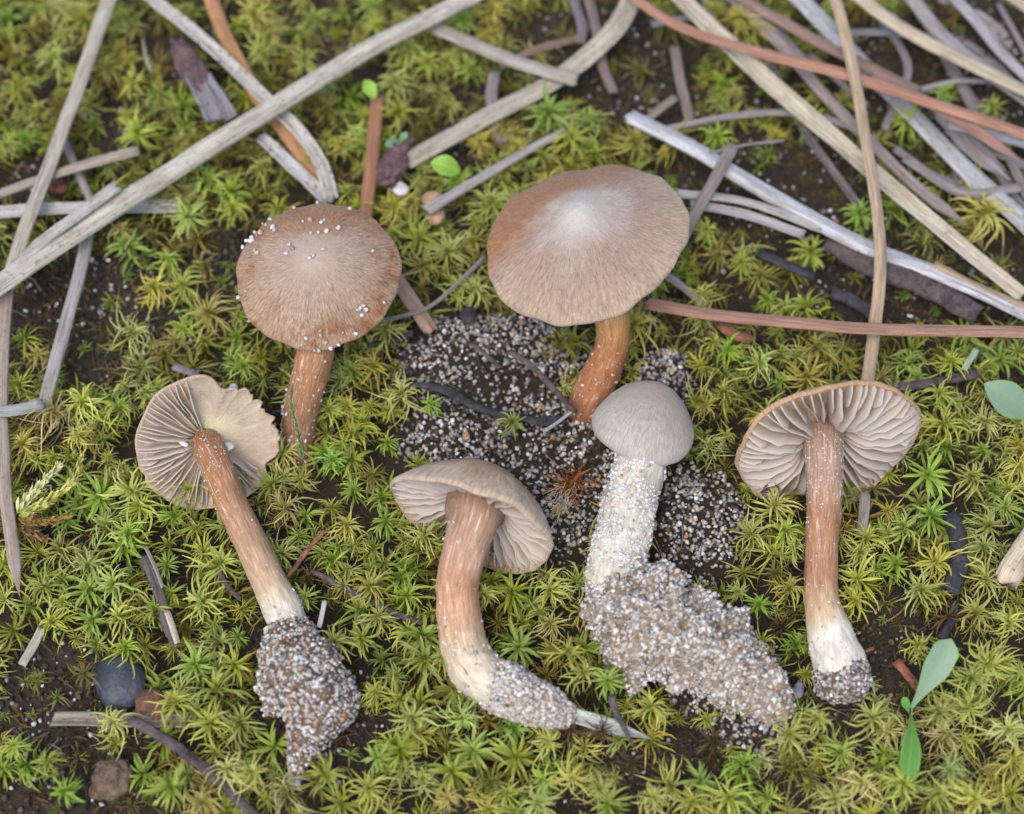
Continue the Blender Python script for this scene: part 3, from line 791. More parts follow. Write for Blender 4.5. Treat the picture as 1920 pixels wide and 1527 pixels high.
class Cap:
    """cap of a mushroom; local frame e1 (about image right), e2, e3 = apex direction"""
    def __init__(s, C, axis, R, h, p=2.0, umbo=0.0, rimf=None, droop=None, thick=0.22, seed=0, lump=0.02, inroll=0.05):
        s.C = np.asarray(C, float); s.a = unit(axis); s.R = R; s.h = h; s.p = p; s.umbo = umbo
        s.e1 = unit(RT - np.dot(RT, s.a) * s.a); s.e2 = np.cross(s.a, s.e1)
        s.sg = 1.0 if np.dot(s.a, TC) > 0 else -1.0      # local angle * sg = angle as seen in the picture
        s.rimf = rimf or (lambda th: 1 + 0 * th); s.droop = droop or (lambda th: 0 * th)
        s.thick = thick; s.seed = seed; s.lump = lump; s.inroll = inroll
    def topz(s, r, th):
        return s.h * (1 - r ** s.p) + s.umbo * np.exp(-(r / 0.2) ** 2) + s.R * s.droop(th) * r ** 3
    def pt(s, r, th, z):
        """r relative, th picture angle, z local height (arrays)"""
        ph = th * s.sg; rad = s.R * r * s.rimf(th) if np.ndim(r) or r > 0 else 0 * th
        return s.C + np.multiply.outer(rad * np.cos(ph), s.e1) + np.multiply.outer(rad * np.sin(ph), s.e2) + np.multiply.outer(z, s.a)
    def underz(s, r, th):
        return s.topz(r, th) - s.R * (s.thick * (1 - r) ** 0.8 + 0.045)
    def build(s, name, parent, mtop, mund, na=128, nr=40):
        th = np.linspace(0, 2 * np.pi, na, endpoint=False)
        rows = []; attrs_ = []; top = 0
        rl = np.linspace(0.004, 1.0, nr) ** 0.85
        for r in rl:
            rows.append((r, s.topz(r, th), r))
        top = len(rows)
        e = s.inroll * s.R
        for (dr, dz, ra) in ((1.006, -0.45, 1.0), (0.996, -0.9, 1.0), (0.975, -1.05, 1.0)):
            rows.append((dr, s.topz(1.0, th) + dz * e, ra))
        ntop = len(rows)
        for r in np.linspace(0.955, 0.03, 18):
            rows.append((r, np.minimum(s.underz(r, th), s.topz(r, th) - 0.04 * s.R), r))
        V = []; PO = []; LO = []
        for (r, z, ra) in rows:
            Q = s.pt(np.full(na, r), th, z); V.append(Q)
            PO.append(np.stack([np.cos(th), np.sin(th), np.full(na, ra)], 1))
            LO.append(np.stack([r * np.cos(th), r * np.sin(th), z / s.R], 1))
        V = np.vstack(V); PO = np.vstack(PO); LO = np.vstack(LO)
        rel = np.repeat(np.array([q[0] for q in rows]), na)
        V = V + np.outer(s.R * s.lump * vnoise(LO, 2.2, s.seed, 3) * 2, s.a)
        V = V + np.outer(s.R * 0.010 * vnoise(LO, 14, s.seed + 5, 2), s.a)
        Ft = []; Fu = []
        for i in range(len(rows) - 1):
            for j in range(na):
                a_ = i * na + j; b_ = i * na + (j + 1) % na
                f = (a_, b_, b_ + na, a_ + na)
                if s.sg > 0: f = f[::-1]
                f = f[::-1] if s.sg > 0 else f
                (Ft if i < ntop - 1 else Fu).append(f)
        # close centre
        V = np.vstack([V, s.pt(np.array([0.0]), np.array([0.0]), s.topz(0.0, np.array([0.0])))])
        PO = np.vstack([PO, [[1, 0, 0]]]); LO = np.vstack([LO, [[0, 0, s.h / s.R]]])
        k = len(V) - 1
        for j in range(na): Ft.append((k, j, (j + 1) % na) if s.sg > 0 else (k, (j + 1) % na, j))
        Fu.append(tuple((len(rows) - 1) * na + j for j in range(na)))
        me = mesh(name, V - s.C, Ft + Fu, mtop, attrs={"pol": PO, "loc": LO})
        me.materials.append(mund)
        mi = np.zeros(len(me.polygons), np.int32); mi[len(Ft):] = 1
        me.polygons.foreach_set("material_index", mi)
        me.validate()
        # make normals consistent
        import bmesh
        bm = bmesh.new(); bm.from_mesh(me); bmesh.ops.recalc_face_normals(bm, faces=bm.faces); bm.to_mesh(me); bm.free()
        o = obj(name, me, parent); s.obj = o
        s.V = V; s.top_n = top * na; s.na = na
        return o
    def top_at(s, px, py):
        """point on the outer skin seen at a photo pixel"""
        Vt = s.V[:s.top_n]; X, Y = proj(Vt)
        N_ = Vt - (s.C - s.a * s.R * 0.6)
        d = (X - px) ** 2 + (Y - py) ** 2 + 1e6 * ((N_ @ TC) < 0)
        i = int(np.argmin(d)); nrm = unit(N_[i])
        return Vt[i], nrm
    def gills(s, parent, count, ths, depth=0.20, r0=0.16, seed=0, thick=0.011, ragged=0.0):
        rng = np.random.default_rng(seed)
        t0, t1 = ths
        for i in range(count):
            th0 = t0 + (t1 - t0) * (i + 0.5 + rng.normal(0, 0.10)) / count
            typ = i % 4
            rs_ = {0: r0, 2: r0 + 0.05, 1: 0.62, 3: 0.38}[typ] + rng.uniform(-.04, .06)
            nseg = 9
            r = np.linspace(rs_, 0.975, nseg)
            th = th0 + rng.normal(0, 0.012) * np.sin(r * 9 + rng.random() * 6) + rng.normal(0, 0.03) * (r - 0.6)
            zt = s.underz(r, th) + 0.02 * s.R
            x = (r - rs_) / (0.975 - rs_)
            prof = np.clip(np.minimum(x * 3.2 + (0.35 if typ in (0, 2) else 0.0), 1.0), 0, 1) * np.clip((1 - x) * 2.2 + 0.12, 0, 1) ** 0.7
            dd = depth * s.R * prof * (0.72 if typ in (1, 3) else 1.0) * (1 + rng.normal(0, 0.05, nseg))
            dd = dd + (s.thick * (1 - r) * 0)
            if ragged and rng.random() < ragged: dd *= rng.uniform(0.3, 0.75)
            zb = zt - dd
            hw = thick * s.R * 0.5
            Q0 = s.pt(r, th, zt); Q1 = s.pt(r, th, zb); Qm = s.pt(r, th, zt * 0.35 + zb * 0.65)
            ph = th * s.sg
            tang = -np.outer(np.sin(ph), s.e1) + np.outer(np.cos(ph), s.e2)
            lean = rng.normal(0, 0.06) * dd
            Q1 = Q1 + tang * lean[:, None]
            V = np.stack([Q0 + tang * hw * 1.5, Qm + tang * hw * 1.2, Q1 + tang * hw * 0.7, Q1 - tang * hw * 0.7, Qm - tang * hw * 1.2, Q0 - tang * hw * 1.5], 1).reshape(-1, 3)
            G = np.stack([np.repeat(r, 6), np.tile([0, .65, 1, 1, .65, 0], nseg), np.full(nseg * 6, rng.random())], 1)
            F_ = []
            for k in range(nseg - 1):
                for j in range(5):
                    a_ = k * 6 + j; F_.append((a_, a_ + 1, a_ + 7, a_ + 6))
            F_.append((5, 4, 3, 2, 1, 0)); F_.append(tuple((nseg - 1) * 6 + j for j in range(6)))
            obj("gill", mesh("gill", V - s.C, F_, M_GILL, attrs={"gl": G}), parent)

def stem_build(name, parent, org, pts, mat, nr=70, ns=40, seed=0, lump=0.06, fluff=0.25):
    """pts rows: x,y,z,radius (mm, world). Returns V,F,v"""
    S = spline(pts, nr); C = S[:, :3]; R = S[:, 3]
    T, Sd, N_ = frames(C, upref=TC)
    an = np.linspace(0, 2 * np.pi, ns, endpoint=False)
    V = (C[:, None, :] + R[:, None, None] * (np.cos(an)[None, :, None] * Sd[:, None, :] + np.sin(an)[None, :, None] * N_[:, None, :]))
    dirv = V - C[:, None, :]
    nz = vnoise(V.reshape(-1, 3), 0.28, seed, 3).reshape(nr, ns, 1) + fluff * vnoise(V.reshape(-1, 3), 1.6, seed + 3, 2).reshape(nr, ns, 1)
    V = V + dirv * nz * lump * 2
    V = V.reshape(-1, 3)
    seg = np.concatenate([[0], np.cumsum(np.linalg.norm(np.diff(C, axis=0), axis=1))]); v = seg / seg[-1]
    sv = np.stack([np.tile(np.cos(an), nr), np.tile(np.sin(an), nr), np.repeat(v, ns)], 1)
    F_ = tube_faces(nr, ns, True, True)
    o = obj(name, mesh(name, V - org, F_, mat, attrs={"sv": sv}), parent)
    return o, V, F_, np.repeat(v, ns), C
def crust(parent, org, V, F_, n, rng, wts, weight=None, size=(0.5, 1.0), name="sand_crust", lift=0.25):
    pts, nr_ = surf_sample(V, F_, n, rng, weight)
    sz = rng.uniform(size[0], size[1], n)
    pts = pts + nr_ * (sz * rng.uniform(-0.1, lift, n))[:, None]
    return obj(name, grain_mesh(name, pts - org, sz, pick_cols(n, rng, wts), rng), parent, kind="stuff")
def rootlets(parent, org, V, F_, n, rng):
    pts, nr_ = surf_sample(V, F_, n, rng); acc = Acc()
    for p_, q_ in zip(pts, nr_):
        d = unit(rng.normal(size=3) + q_ * .3); L2 = rng.uniform(1.5, 5)
        C = spline(np.array([p_ - q_ * .2, p_ + d * L2 * .5 + q_ * rng.uniform(.1, .6), p_ + d * L2 + rng.normal(0, .6, 3)]), 7)
        T, S, N_ = frames(C); rr = np.linspace(.11, .03, 7) * rng.uniform(.7, 1.3)
        ring = np.array([(1, 0), (0, 1), (-1, 0), (0, -1)])
        acc.add((C[:, None] + rr[:, None, None] * (ring[None, :, :1] * S[:, None] + ring[None, :, 1:] * N_[:, None])).reshape(-1, 3) - org, np.array(tube_faces(7, 4)))
    V2, F2, _ = acc.arrays()
    return obj("rootlets", mesh("rootlets", V2, F2, M_REDTWIG), parent, kind="stuff")

def px_r(p, w): return 0.5 * w * mmpx(p)
def path(rows):
    """rows px,py,z,width px -> x,y,z,radius mm"""
    out = []
    for (x, y, z, w_) in rows:
        p = P(x, y, z); out.append((*p, px_r(p, w_)))
    return np.array(out)
rk = np.random.default_rng(41)

# M1: round brown cap strewn with grains
base = P(562, 862, -6)
m1 = empty("mushroom", base, "brown mushroom with round cap speckled with white sand grains, upper side up", "mushroom")
C1 = P(596, 514, 17); sc = mmpx(C1)
cap1 = Cap(C1, cb(-0.02, .40, .90), 154 * sc, 62 * sc, 2.3, 0.5, thick=.2, seed=4, lump=.016,
           rimf=lambda t: 1 + .012 * np.sin(3 * t + 1) + .010 * np.sin(7 * t) + .006 * np.sin(17 * t), droop=lambda t: .03 * np.sin(2 * t + .6) + .012 * np.sin(9 * t))
M_CAP1 = cap_mat("brown_cap_skin", s2l((162, 132, 106)), s2l((170, 146, 124)), s2l((176, 156, 140)), warm=(math.radians(95), s2l((156, 114, 80)), 0.25, 0.66), fib=0.85, patch=s2l((140, 96, 66)))
c1 = cap1.build("cap", m1, M_CAP1, M_FLESH); c1.location = Vector((C1 - base) * MM)
pts = np.vstack([np.r_[C1 + cap1.a * 0, 3.2], path([(594, 640, 12, 66), (582, 700, 7, 70), (566, 770, 1, 68), (557, 830, -4, 62), (560, 880, -9, 50)])])
M_ST1 = stem_mat("brown_stem", [(0.0, (164, 118, 84)), (0.35, (170, 124, 88)), (0.7, (158, 116, 84)), (1.0, (136, 100, 72))], fib=0.55)
_, V, F_, v_, _c = stem_build("stem", m1, base, pts, M_ST1, seed=3)
crust(m1, base, V, F_, 150, rk, SW_CLEAN, lambda c, T: (v_[T[:, 0]] > .3) * (0.3 + v_[T[:, 0]] ** 2), (0.4, 0.9))
GR1 = [(552, 377), (595, 378), (655, 394), (568, 416), (582, 415), (608, 415), (601, 420), (635, 430), (583, 437), (597, 438), (612, 437), (500, 425), (514, 428), (517, 435), (493, 418), (508, 412), (474, 429), (489, 440), (483, 442), (473, 448), (460, 452), (465, 456), (472, 455), (476, 451), (455, 466), (479, 470), (483, 474), (545, 460), (549, 468), (538, 478), (605, 470), (588, 480), (582, 484), (698, 472), (464, 546), (443, 558), (676, 578), (681, 574), (687, 580), (670, 583), (680, 591), (590, 614), (601, 622), (604, 628), (572, 632), (568, 648), (664, 625), (632, 646), (590, 655), (596, 660), (645, 622), (716, 570), (461, 607), (625, 656), (612, 640)]
for i, (x, y) in enumerate(GR1):
    p_, n_ = cap1.top_at(x, y)
    s_ = rk.uniform(0.5, 1.05)
    me = grain_mesh("sand_grain", np.array([n_ * s_ * 0.3]), [s_], pick_cols(1, rk, [.4, .2, .05, .2, .4, .02, .03, 0]), rk)
    up_ = y < 500
    obj("sand_grain", me, None, p_, label="tiny pale sand grain on the upper half of the round brown cap" if up_ else "tiny pale sand grain near the lower rim of the round brown cap",
        category="sand grain", group="sand grains on the upper round brown cap" if up_ else "sand grains low on the round brown cap")

# M2: broad cap with pale centre
base = P(1096, 778, -4)
m2 = empty("mushroom", base, "brown mushroom with broad tilted cap, pale grey centre and glossy amber stem", "mushroom")
C2 = P(1100, 448, 18); sc = mmpx(C2)
cap2 = Cap(C2, cb(-0.2, .58, .79), 194 * sc, 76 * sc, 1.7, 1.6, thick=.2, seed=9, lump=.012,
           rimf=lambda t: 1 + .02 * np.sin(2 * t - .6) + .012 * np.sin(5 * t + 2) + .006 * np.sin(19 * t), droop=lambda t: .05 * np.sin(2 * t + 2.2) + .014 * np.sin(11 * t) + .03 * np.cos(t + .6))
M_CAP2 = cap_mat("tan_cap_skin", s2l((170, 148, 126)), s2l((160, 136, 118)), s2l((184, 176, 166)), warm=(math.radians(125), s2l((152, 106, 70)), 0.12, 0.52), fib=0.6)
c2 = cap2.build("cap", m2, M_CAP2, M_FLESH); c2.location = Vector((C2 - base) * MM)
cap2.gills(c2, 56, (math.radians(-170), math.radians(10)), .16, .2, 2)
for g_ in c2.children: g_.location = (0, 0, 0)
pts = np.vstack([np.r_[C2 + cap2.a * 2, 3.4], path([(1138, 560, 12, 66), (1150, 615, 8, 66), (1142, 665, 3, 66), (1118, 720, 0, 72), (1100, 765, -3, 72), (1092, 800, -7, 60)])])
M_ST2 = stem_mat("amber_stem", [(0.0, (190, 142, 90)), (0.35, (204, 158, 102)), (0.55, (180, 126, 80)), (0.8, (160, 104, 66)), (1.0, (128, 90, 64))], fib=0.6, thr=(.60, .70))
_, V, F_, v_, _c = stem_build("stem", m2, base, pts, M_ST2, seed=13)
crust(m2, base, V, F_, 240, rk, [.3, 0, 0, .1, 1, 0, 0, 0], None, (.14, .34), name="white_powder")
crust(m2, base, V, F_, 70, rk, SW_CLEAN, lambda c, T: (v_[T[:, 0]] > .45) * v_[T[:, 0]] ** 2, (0.35, 0.8))

# M3: torn cap, gills on one side, bare flesh on the other
base = P(545, 1160, -1)
m3 = empty("mushroom", base, "upturned mushroom with torn cap, gills on one side and bare flesh on other", "mushroom")
C3 = P(388, 832, 5); sc = mmpx(C3)
def rim3(t):
    t = np.mod(np.asarray(t) + math.pi, 2 * math.pi) - math.pi
    torn = np.exp(-((t - .55) / .62) ** 4)
    notch = -.13 * np.exp(-((t - 1.25) / .16) ** 2) - .16 * np.exp(-((t + .42) / .15) ** 2) - .05 * np.exp(-((t + 2.7) / .07) ** 2)
    return 1 + notch + .03 * np.sin(3 * t + 2.2) + .012 * np.sin(9 * t) + torn * (-.04 + .028 * np.sin(23 * t) + .02 * np.sin(41 * t + 1) + .012 * np.sin(67 * t))
cap3 = Cap(C3, cb(-.18, .34, -.92), 134 * sc, 40 * sc, 2.2, 0.5, rimf=rim3, droop=lambda t: .03 * np.sin(2 * t) + .05 * np.exp(-((np.mod(t + math.pi, 2 * math.pi) - math.pi - .6) / .5) ** 2), thick=.16, seed=19, lump=.012)
M_CAP3 = cap_mat("torn_cap_skin", s2l((188, 166, 138)), s2l((170, 138, 108)), s2l((180, 156, 130)))
c3 = cap3.build("cap", m3, M_CAP3, M_FLESHW, na=256); c3.location = Vector((C3 - base) * MM)
c3.data.materials.append(M_FLESH)
cap3.gills(c3, 36, (math.radians(100), math.radians(296)), .21, .17, 3, thick=.014, ragged=.06)
cap3.gills(c3, 6, (math.radians(300), math.radians(332)), .20, .2, 4, ragged=.3)
pts = np.vstack([np.r_[C3 + cap3.a * 1.5 - UP * .4, 2.9], path([(400, 862, 7.6, 62), (428, 930, 7.0, 60), (462, 1000, 5.2, 60), (500, 1080, 3.2, 64), (532, 1145, 1.6, 72), (548, 1190, .8, 66)])])
M_ST3 = stem_mat("tawny_stem", [(0.0, (160, 116, 80)), (0.3, (164, 116, 78)), (0.55, (174, 138, 106)), (0.78, (192, 164, 130)), (0.9, (214, 204, 184)), (1.0, (206, 196, 178))], fib=.5)
_, V, F_, v_, _c = stem_build("stem", m3, base, pts, M_ST3, seed=23)
crust(m3, base, V, F_, 60, rk, SW_CLEAN, lambda c, T: .2 + 3 * (v_[T[:, 0]] > .8), (.3, .75), name="sand_dusting")
crust(m3, base, V, F_, 260, rk, [.3, 0, 0, .1, 1, 0, 0, 0], lambda c, T: np.clip(1.1 - 2.2 * v_[T[:, 0]], .08, 1), (.14, .36), name="white_powder")
pts = path([(540, 1165, 1.2, 66), (548, 1215, .8, 120), (568, 1270, .4, 162), (588, 1325, 0, 158), (580, 1375, -.8, 96), (562, 1420, -1, 44), (552, 1462, -2, 18)])
lump, V, F_, v_, _c = stem_build("root_ball", m3, base, pts, M_SOILBODY, seed=33, lump=.14, fluff=.5)
rootlets(m3, base, V, F_, 40, rk)
crust(m3, base, V, F_, 4200, rk, SW_MID, None, (.45, 1.05), lift=.5)

# M4: gilled cap, curved stem
base = P(900, 1290, -1)
m4 = empty("mushroom", base, "lying mushroom with pale gills showing and hooked stem ending in sandy foot", "mushroom")
C4 = P(882, 975, 8); sc = mmpx(C4)
cap4 = Cap(C4, cb(.40, .79, -.46), 160 * sc, 104 * sc, 2.6, 0.3, thick=.30, seed=29, lump=.016, inroll=.07,
           rimf=lambda t: 1 + .03 * np.sin(2 * t + 1) + .012 * np.sin(7 * t) + .006 * np.sin(21 * t), droop=lambda t: .05 * np.sin(2 * t + .5) + .012 * np.sin(8 * t))
M_CAP4 = cap_mat("fibrous_cap_skin", s2l((190, 168, 142)), s2l((152, 116, 86)), s2l((150, 112, 80)), fib=.75)
c4 = cap4.build("cap", m4, M_CAP4, M_FLESH); c4.location = Vector((C4 - base) * MM)
cap4.gills(c4, 56, (0, 2 * math.pi), .26, .24, 5, ragged=.05)
pts = np.vstack([np.r_[C4 + cap4.a * 3.0, 5.6], path([(893, 968, 11, 96), (872, 1030, 9.5, 84), (858, 1100, 5.5, 80), (862, 1165, 3, 84), (874, 1220, 1.8, 92), (897, 1262, 1.2, 98), (940, 1292, .8, 84), (990, 1312, .3, 60)])])
M_ST4 = stem_mat("pinkish_stem", [(0.0, (160, 128, 108)), (0.25, (178, 142, 116)), (0.42, (186, 138, 104)), (0.6, (200, 164, 128)), (0.75, (212, 196, 168)), (1.0, (196, 184, 164))], fib=.55)
_, V, F_, v_, _c = stem_build("stem", m4, base, pts, M_ST4, seed=43)
crust(m4, base, V, F_, 230, rk, SW_CLEAN, lambda c, T: .03 + 1.0 * np.clip((v_[T[:, 0]] - .45) * 2, 0, 1) * (vnoise(c, .35, 2) > .0), (.4, .8), name="sand_dusting")
pts = path([(905, 1268, 1.2, 76), (945, 1292, 1.0, 92), (990, 1312, .8, 92), (1035, 1330, .4, 72), (1072, 1345, 0, 36)])
foot4, V, F_, v_, _c = stem_build("sandy_foot", m4, base, pts, M_SANDBODY, seed=53, lump=.10, fluff=.4)
rootlets(m4, base, V, F_, 16, rk)
crust(m4, base, V, F_, 3200, rk, SW_CLEAN, None, (.5, 1.05), lift=.5)

# M5: grey button on a thick white stem
base = P(1160, 1110, -1)
m5 = empty("mushroom", base, "grey button mushroom with closed domed cap on thick white sand-crusted stem", "mushroom")
C5 = P(1207, 800, 8); sc = mmpx(C5)
cap5 = Cap(C5, cb(.16, .80, .58), 97 * sc, 88 * sc, 2.5, 0, thick=.4, seed=39, lump=.014, inroll=.16,
           rimf=lambda t: 1 + .015 * np.sin(3 * t), droop=lambda t: .04 * np.sin(2 * t))
M_CAP5 = cap_mat("grey_button_skin", s2l((184, 174, 162)), s2l((168, 156, 144)), s2l((166, 150, 132)), fib=.6)
c5 = cap5.build("cap", m5, M_CAP5, M_FLESHW); c5.location = Vector((C5 - base) * MM)
pts = np.vstack([np.r_[C5 + cap5.a * 1.0, 5.0], path([(1196, 880, 7, 98), (1182, 930, 5.5, 98), (1172, 985, 4.2, 100), (1162, 1035, 3, 112), (1156, 1080, 2.2, 120), (1165, 1115, 1.5, 100)])])
M_ST5 = stem_mat("white_stem", [(0.0, (190, 180, 164)), (0.4, (196, 186, 168)), (0.7, (214, 208, 188)), (1.0, (206, 196, 176))], fib=.25, fibcol=(232, 228, 220))
_, V, F_, v_, _c = stem_build("stem", m5, base, pts, M_ST5, seed=63, lump=.11, fluff=.4)
crust(m5, base, V, F_, 2600, rk, [.5, .10, .0, .20, 1.0, .0, .01, .01], lambda c, T: np.clip(1.4 - 1.2 * v_[T[:, 0]], .22, 1) * (vnoise(c, .3, 12) > -.45), (.45, .95), name="sand_dusting")
pts = path([(1150, 1080, 2, 104), (1180, 1125, 1.6, 165), (1225, 1172, 1.2, 196), (1280, 1190, .8, 160), (1335, 1225, .3, 165), (1390, 1270, -.4, 124), (1430, 1300, -1, 104), (1462, 1330, -1.6, 62), (1476, 1350, -2, 30)])
foot5, V, F_, v_, _c = stem_build("sandy_foot", m5, base, pts, M_SANDBODY, seed=73, lump=.30, fluff=.45, nr=90, ns=48)
rootlets(m5, base, V, F_, 46, rk)
crust(m5, base, V, F_, 12000, rk, SW_CLEAN, None, (.45, 1.1), lift=.9)

# M6: wide cap with straight stem
base = P(1575, 1250, -1)
m6 = empty("mushroom", base, "lying mushroom with wide lobed cap, creamy gills and straight orange-brown stem", "mushroom")
C6 = P(1549, 826, 9); sc = mmpx(C6)
def droop6(t):
    t = np.mod(np.asarray(t) + math.pi, 2 * math.pi) - math.pi
    return -.20 * np.exp(-((t + 1.1) / .42) ** 2) - .05 * np.exp(-((t + 2.4) / .4) ** 2) + .10 * np.exp(-((t + 1.75) / .25) ** 2) + .02 * np.sin(6 * t)
cap6 = Cap(C6, cb(-.17, .78, -.60), 176 * sc, 60 * sc, 2.2, 0.3, thick=.20, seed=49, lump=.014, inroll=.05, droop=droop6,
           rimf=lambda t: 1 + .02 * np.sin(3 * t + 1) + .01 * np.sin(8 * t) + .005 * np.sin(23 * t))
M_CAP6 = cap_mat("tawny_cap_skin", s2l((184, 152, 116)), s2l((166, 122, 82)), s2l((160, 116, 78)), fib=.6)
c6 = cap6.build("cap", m6, M_CAP6, M_FLESH); c6.location = Vector((C6 - base) * MM)
cap6.gills(c6, 58, (0, 2 * math.pi), .30, .19, 6, thick=.014, ragged=.08)
pts = np.vstack([np.r_[C6 + cap6.a * 2.0, 3.8], path([(1546, 850, 11.5, 72), (1546, 900, 10, 68), (1544, 960, 7, 66), (1540, 1030, 4.2, 62), (1540, 1100, 2.6, 62), (1548, 1160, 1.8, 74), (1562, 1205, 1.3, 92), (1574, 1250, 1, 98), (1580, 1285, .4, 84)])])
M_ST6 = stem_mat("orange_brown_stem", [(0.0, (172, 142, 122)), (0.24, (168, 136, 114)), (0.36, (166, 120, 88)), (0.62, (172, 126, 92)), (0.74, (206, 178, 140)), (0.82, (228, 220, 202)), (1.0, (216, 206, 188))], fib=.5)
_, V, F_, v_, _c = stem_build("stem", m6, base, pts, M_ST6, seed=83)
crust(m6, base, V, F_, 150, rk, SW_CLEAN, lambda c, T: .25 + 1.6 * (v_[T[:, 0]] > .68), (.25, .6), name="sand_dusting")
crust(m6, base, V, F_, 520, rk, [.3, 0, 0, .1, 1, 0, 0, 0], lambda c, T: np.clip(1.25 - 2.6 * v_[T[:, 0]], .05, 1) * (v_[T[:, 0]] > .08), (.14, .34), name="white_powder")
pts = path([(1572, 1238, 1, 90), (1577, 1265, .8, 104), (1582, 1292, .3, 98), (1585, 1316, -.5, 52)])
foot6, V, F_, v_, _c = stem_build("sandy_foot", m6, base, pts, M_SOILBODY, seed=93, lump=.10, fluff=.4)
rootlets(m6, base, V, F_, 14, rk)
crust(m6, base, V, F_, 1400, rk, SW_DIRTY, None, (.4, .85), lift=.4)
for c_ in (c2, c3, c4, c6):
    pass

# ---------------------------------------------------------------- needles and twigs
def needle(rows, w_, col, label, cat="pine needle", name="pine_needle", sec='round', spot=0.3, tip=(0, 0), taper=(1, 1), group=None, seed=None, flat=.55, mat=None, wob=.4, parent=None):
    """rows px,py,z ; width in photo px; tip 1 = pointed, 0 = broken at start/end"""
    rng = np.random.default_rng(seed if seed is not None else int(abs(rows[0][0] * 7 + rows[0][1] * 13 + rows[-1][0])) + 1)
    pts = np.array([P(*r) for r in rows])
    Lg = np.linalg.norm(np.diff(pts, axis=0), axis=1).sum()
    nr = int(np.clip(Lg / (1.1 if mat is None else .55), 14, 120)); C = spline(pts, nr)
    C = C + np.stack([vnoise(C, .06, int(rng.integers(99)), 2), vnoise(C, .06, int(rng.integers(99)), 2), 0 * C[:, 0]], 1) * wob
    u = np.linspace(0, 1, nr)
    mid = C[nr // 2]; W = 0.5 * w_ * mmpx(mid) * (taper[0] * (1 - u) + taper[1] * u)
    W = W * (1 + .05 * vnoise(np.stack([u * 9, 0 * u, 0 * u + rng.random() * 50], 1), 1, 3, 2))
    if tip[0]: W = W * np.clip(u * Lg / (W * 5), 0.04, 1)
    if tip[1]: W = W * np.clip((1 - u) * Lg / (W * 5), 0.04, 1)
    T, S, N_ = frames(C)
    roll = rng.normal(0, .12) + .25 * vnoise(np.stack([u * 2, 0 * u, 0 * u + rng.random() * 50], 1), 1, 5)
    S2 = S * np.cos(roll)[:, None] + N_ * np.sin(roll)[:, None]; N2 = N_ * np.cos(roll)[:, None] - S * np.sin(roll)[:, None]
    if sec == 'chan':
        lo = [(math.cos(a_), -.55 * math.sin(a_)) for a_ in np.linspace(0, math.pi, 8)]
        hi = [(-.86, .16), (-.6, -.08), (-.22, -.26), (.22, -.28), (.6, -.1), (.86, .14)]
        prof = [(x, y + .2) for x, y in lo + hi]
    elif sec == 'ribbon':
        prof = [(math.cos(a_), .17 * math.sin(a_) + (-.10 * math.cos(a_) ** 2)) for a_ in np.linspace(0, 2 * math.pi, 14, endpoint=False)]
    else:
        prof = []
        for a_ in np.linspace(0, 2 * math.pi, 16, endpoint=False):
            x, y = math.cos(a_), math.sin(a_)
            prof.append((x * (1 - .05 * (y < 0)), (flat * y * (1 + .10 * math.cos(5 * a_))) if y > 0 else flat * .75 * y))
    prof = np.array(prof); ns = len(prof)
    V = C[:, None, :] + W[:, None, None] * (prof[None, :, :1] * S2[:, None, :] + prof[None, :, 1:] * N2[:, None, :])
    if mat is not None:
        dv = V - C[:, None, :]
        q = V.reshape(-1, 3)
        V = V + dv * (.9 * vnoise(q, .45, 7, 3) + .5 * vnoise(q * np.array([1, 1, 1]), 1.7, 9, 2)).reshape(nr, ns, 1) * (.45 if w_ < 25 else .2)
    for e, sgn, k in ((0, -1, 0), (1, 1, nr - 1)):
        if not tip[e]: V[k] += T[k] * (sgn * rng.uniform(-.1, .7, ns) * W[k])[:, None]
    along = np.concatenate([[0], np.cumsum(np.linalg.norm(np.diff(C, axis=0), axis=1))])
    A = np.stack([np.tile(prof[:, 0], nr), np.repeat(along, ns), np.full(nr * ns, rng.random() * 40)], 1)
    V = V.reshape(-1, 3)
    org = C[0]
    kw = {} if parent is not None else dict(label=label, category=cat)
    o = obj(name, mesh(name, V - org, tube_faces(nr, ns, True, True)[:], mat or M_NEEDLE, attrs={"nd": A}), parent, org if parent is None else None, **kw)
    if group: o['group'] = group
    o['spot'] = float(spot)
    o.color = (*s2l(col), 1)
    return o
GREY, PALE, BEIGE, ORG, RED, BRN, PUR = (176, 170, 162), (196, 194, 192), (186, 172, 146), (188, 136, 92), (170, 128, 106), (140, 118, 102), (150, 140, 142)
L_ = needle
L_([(-40, 562, 6), (120, 452, 6), (300, 335, 6), (480, 222, 6), (660, 112, 6), (830, 22, 6), (930, -30, 6)], 38, (192, 186, 168), "longest thick grey-beige needle with a row of tiny dark specks", taper=(1.1, .9), spot=.5, flat=.7)
L_([(20, 505, 6.5), (90, 448, 7.5), (160, 395, 8), (216, 352, 8.5)], 26, (186, 182, 172), "short split grey sheath lifting off the longest grey needle", sec='chan', spot=.5, tip=(1, 0))
L_([(215, -30, 5), (170, 100, 4), (110, 260, 3.5), (50, 420, 3.5), (12, 540, 3)], 30, (184, 176, 158), "thick bent grey needle crossing the short horizontal whitish needle", spot=.2, taper=(1.05, .9))
L_([(12, 545, 2.5), (5, 660, 2.5), (3, 790, 2.5), (14, 950, 2.5), (38, 1120, 2)], 25, (176, 160, 142), "brownish-grey pointed needle passing the feathery moss sprig", spot=.4, tip=(0, 1))
L_([(162, 440, 2), (146, 520, 2), (118, 630, 2), (84, 756, 1)], 25, (172, 168, 162), "straight grey needle over the dark mossy hollow", spot=.2)
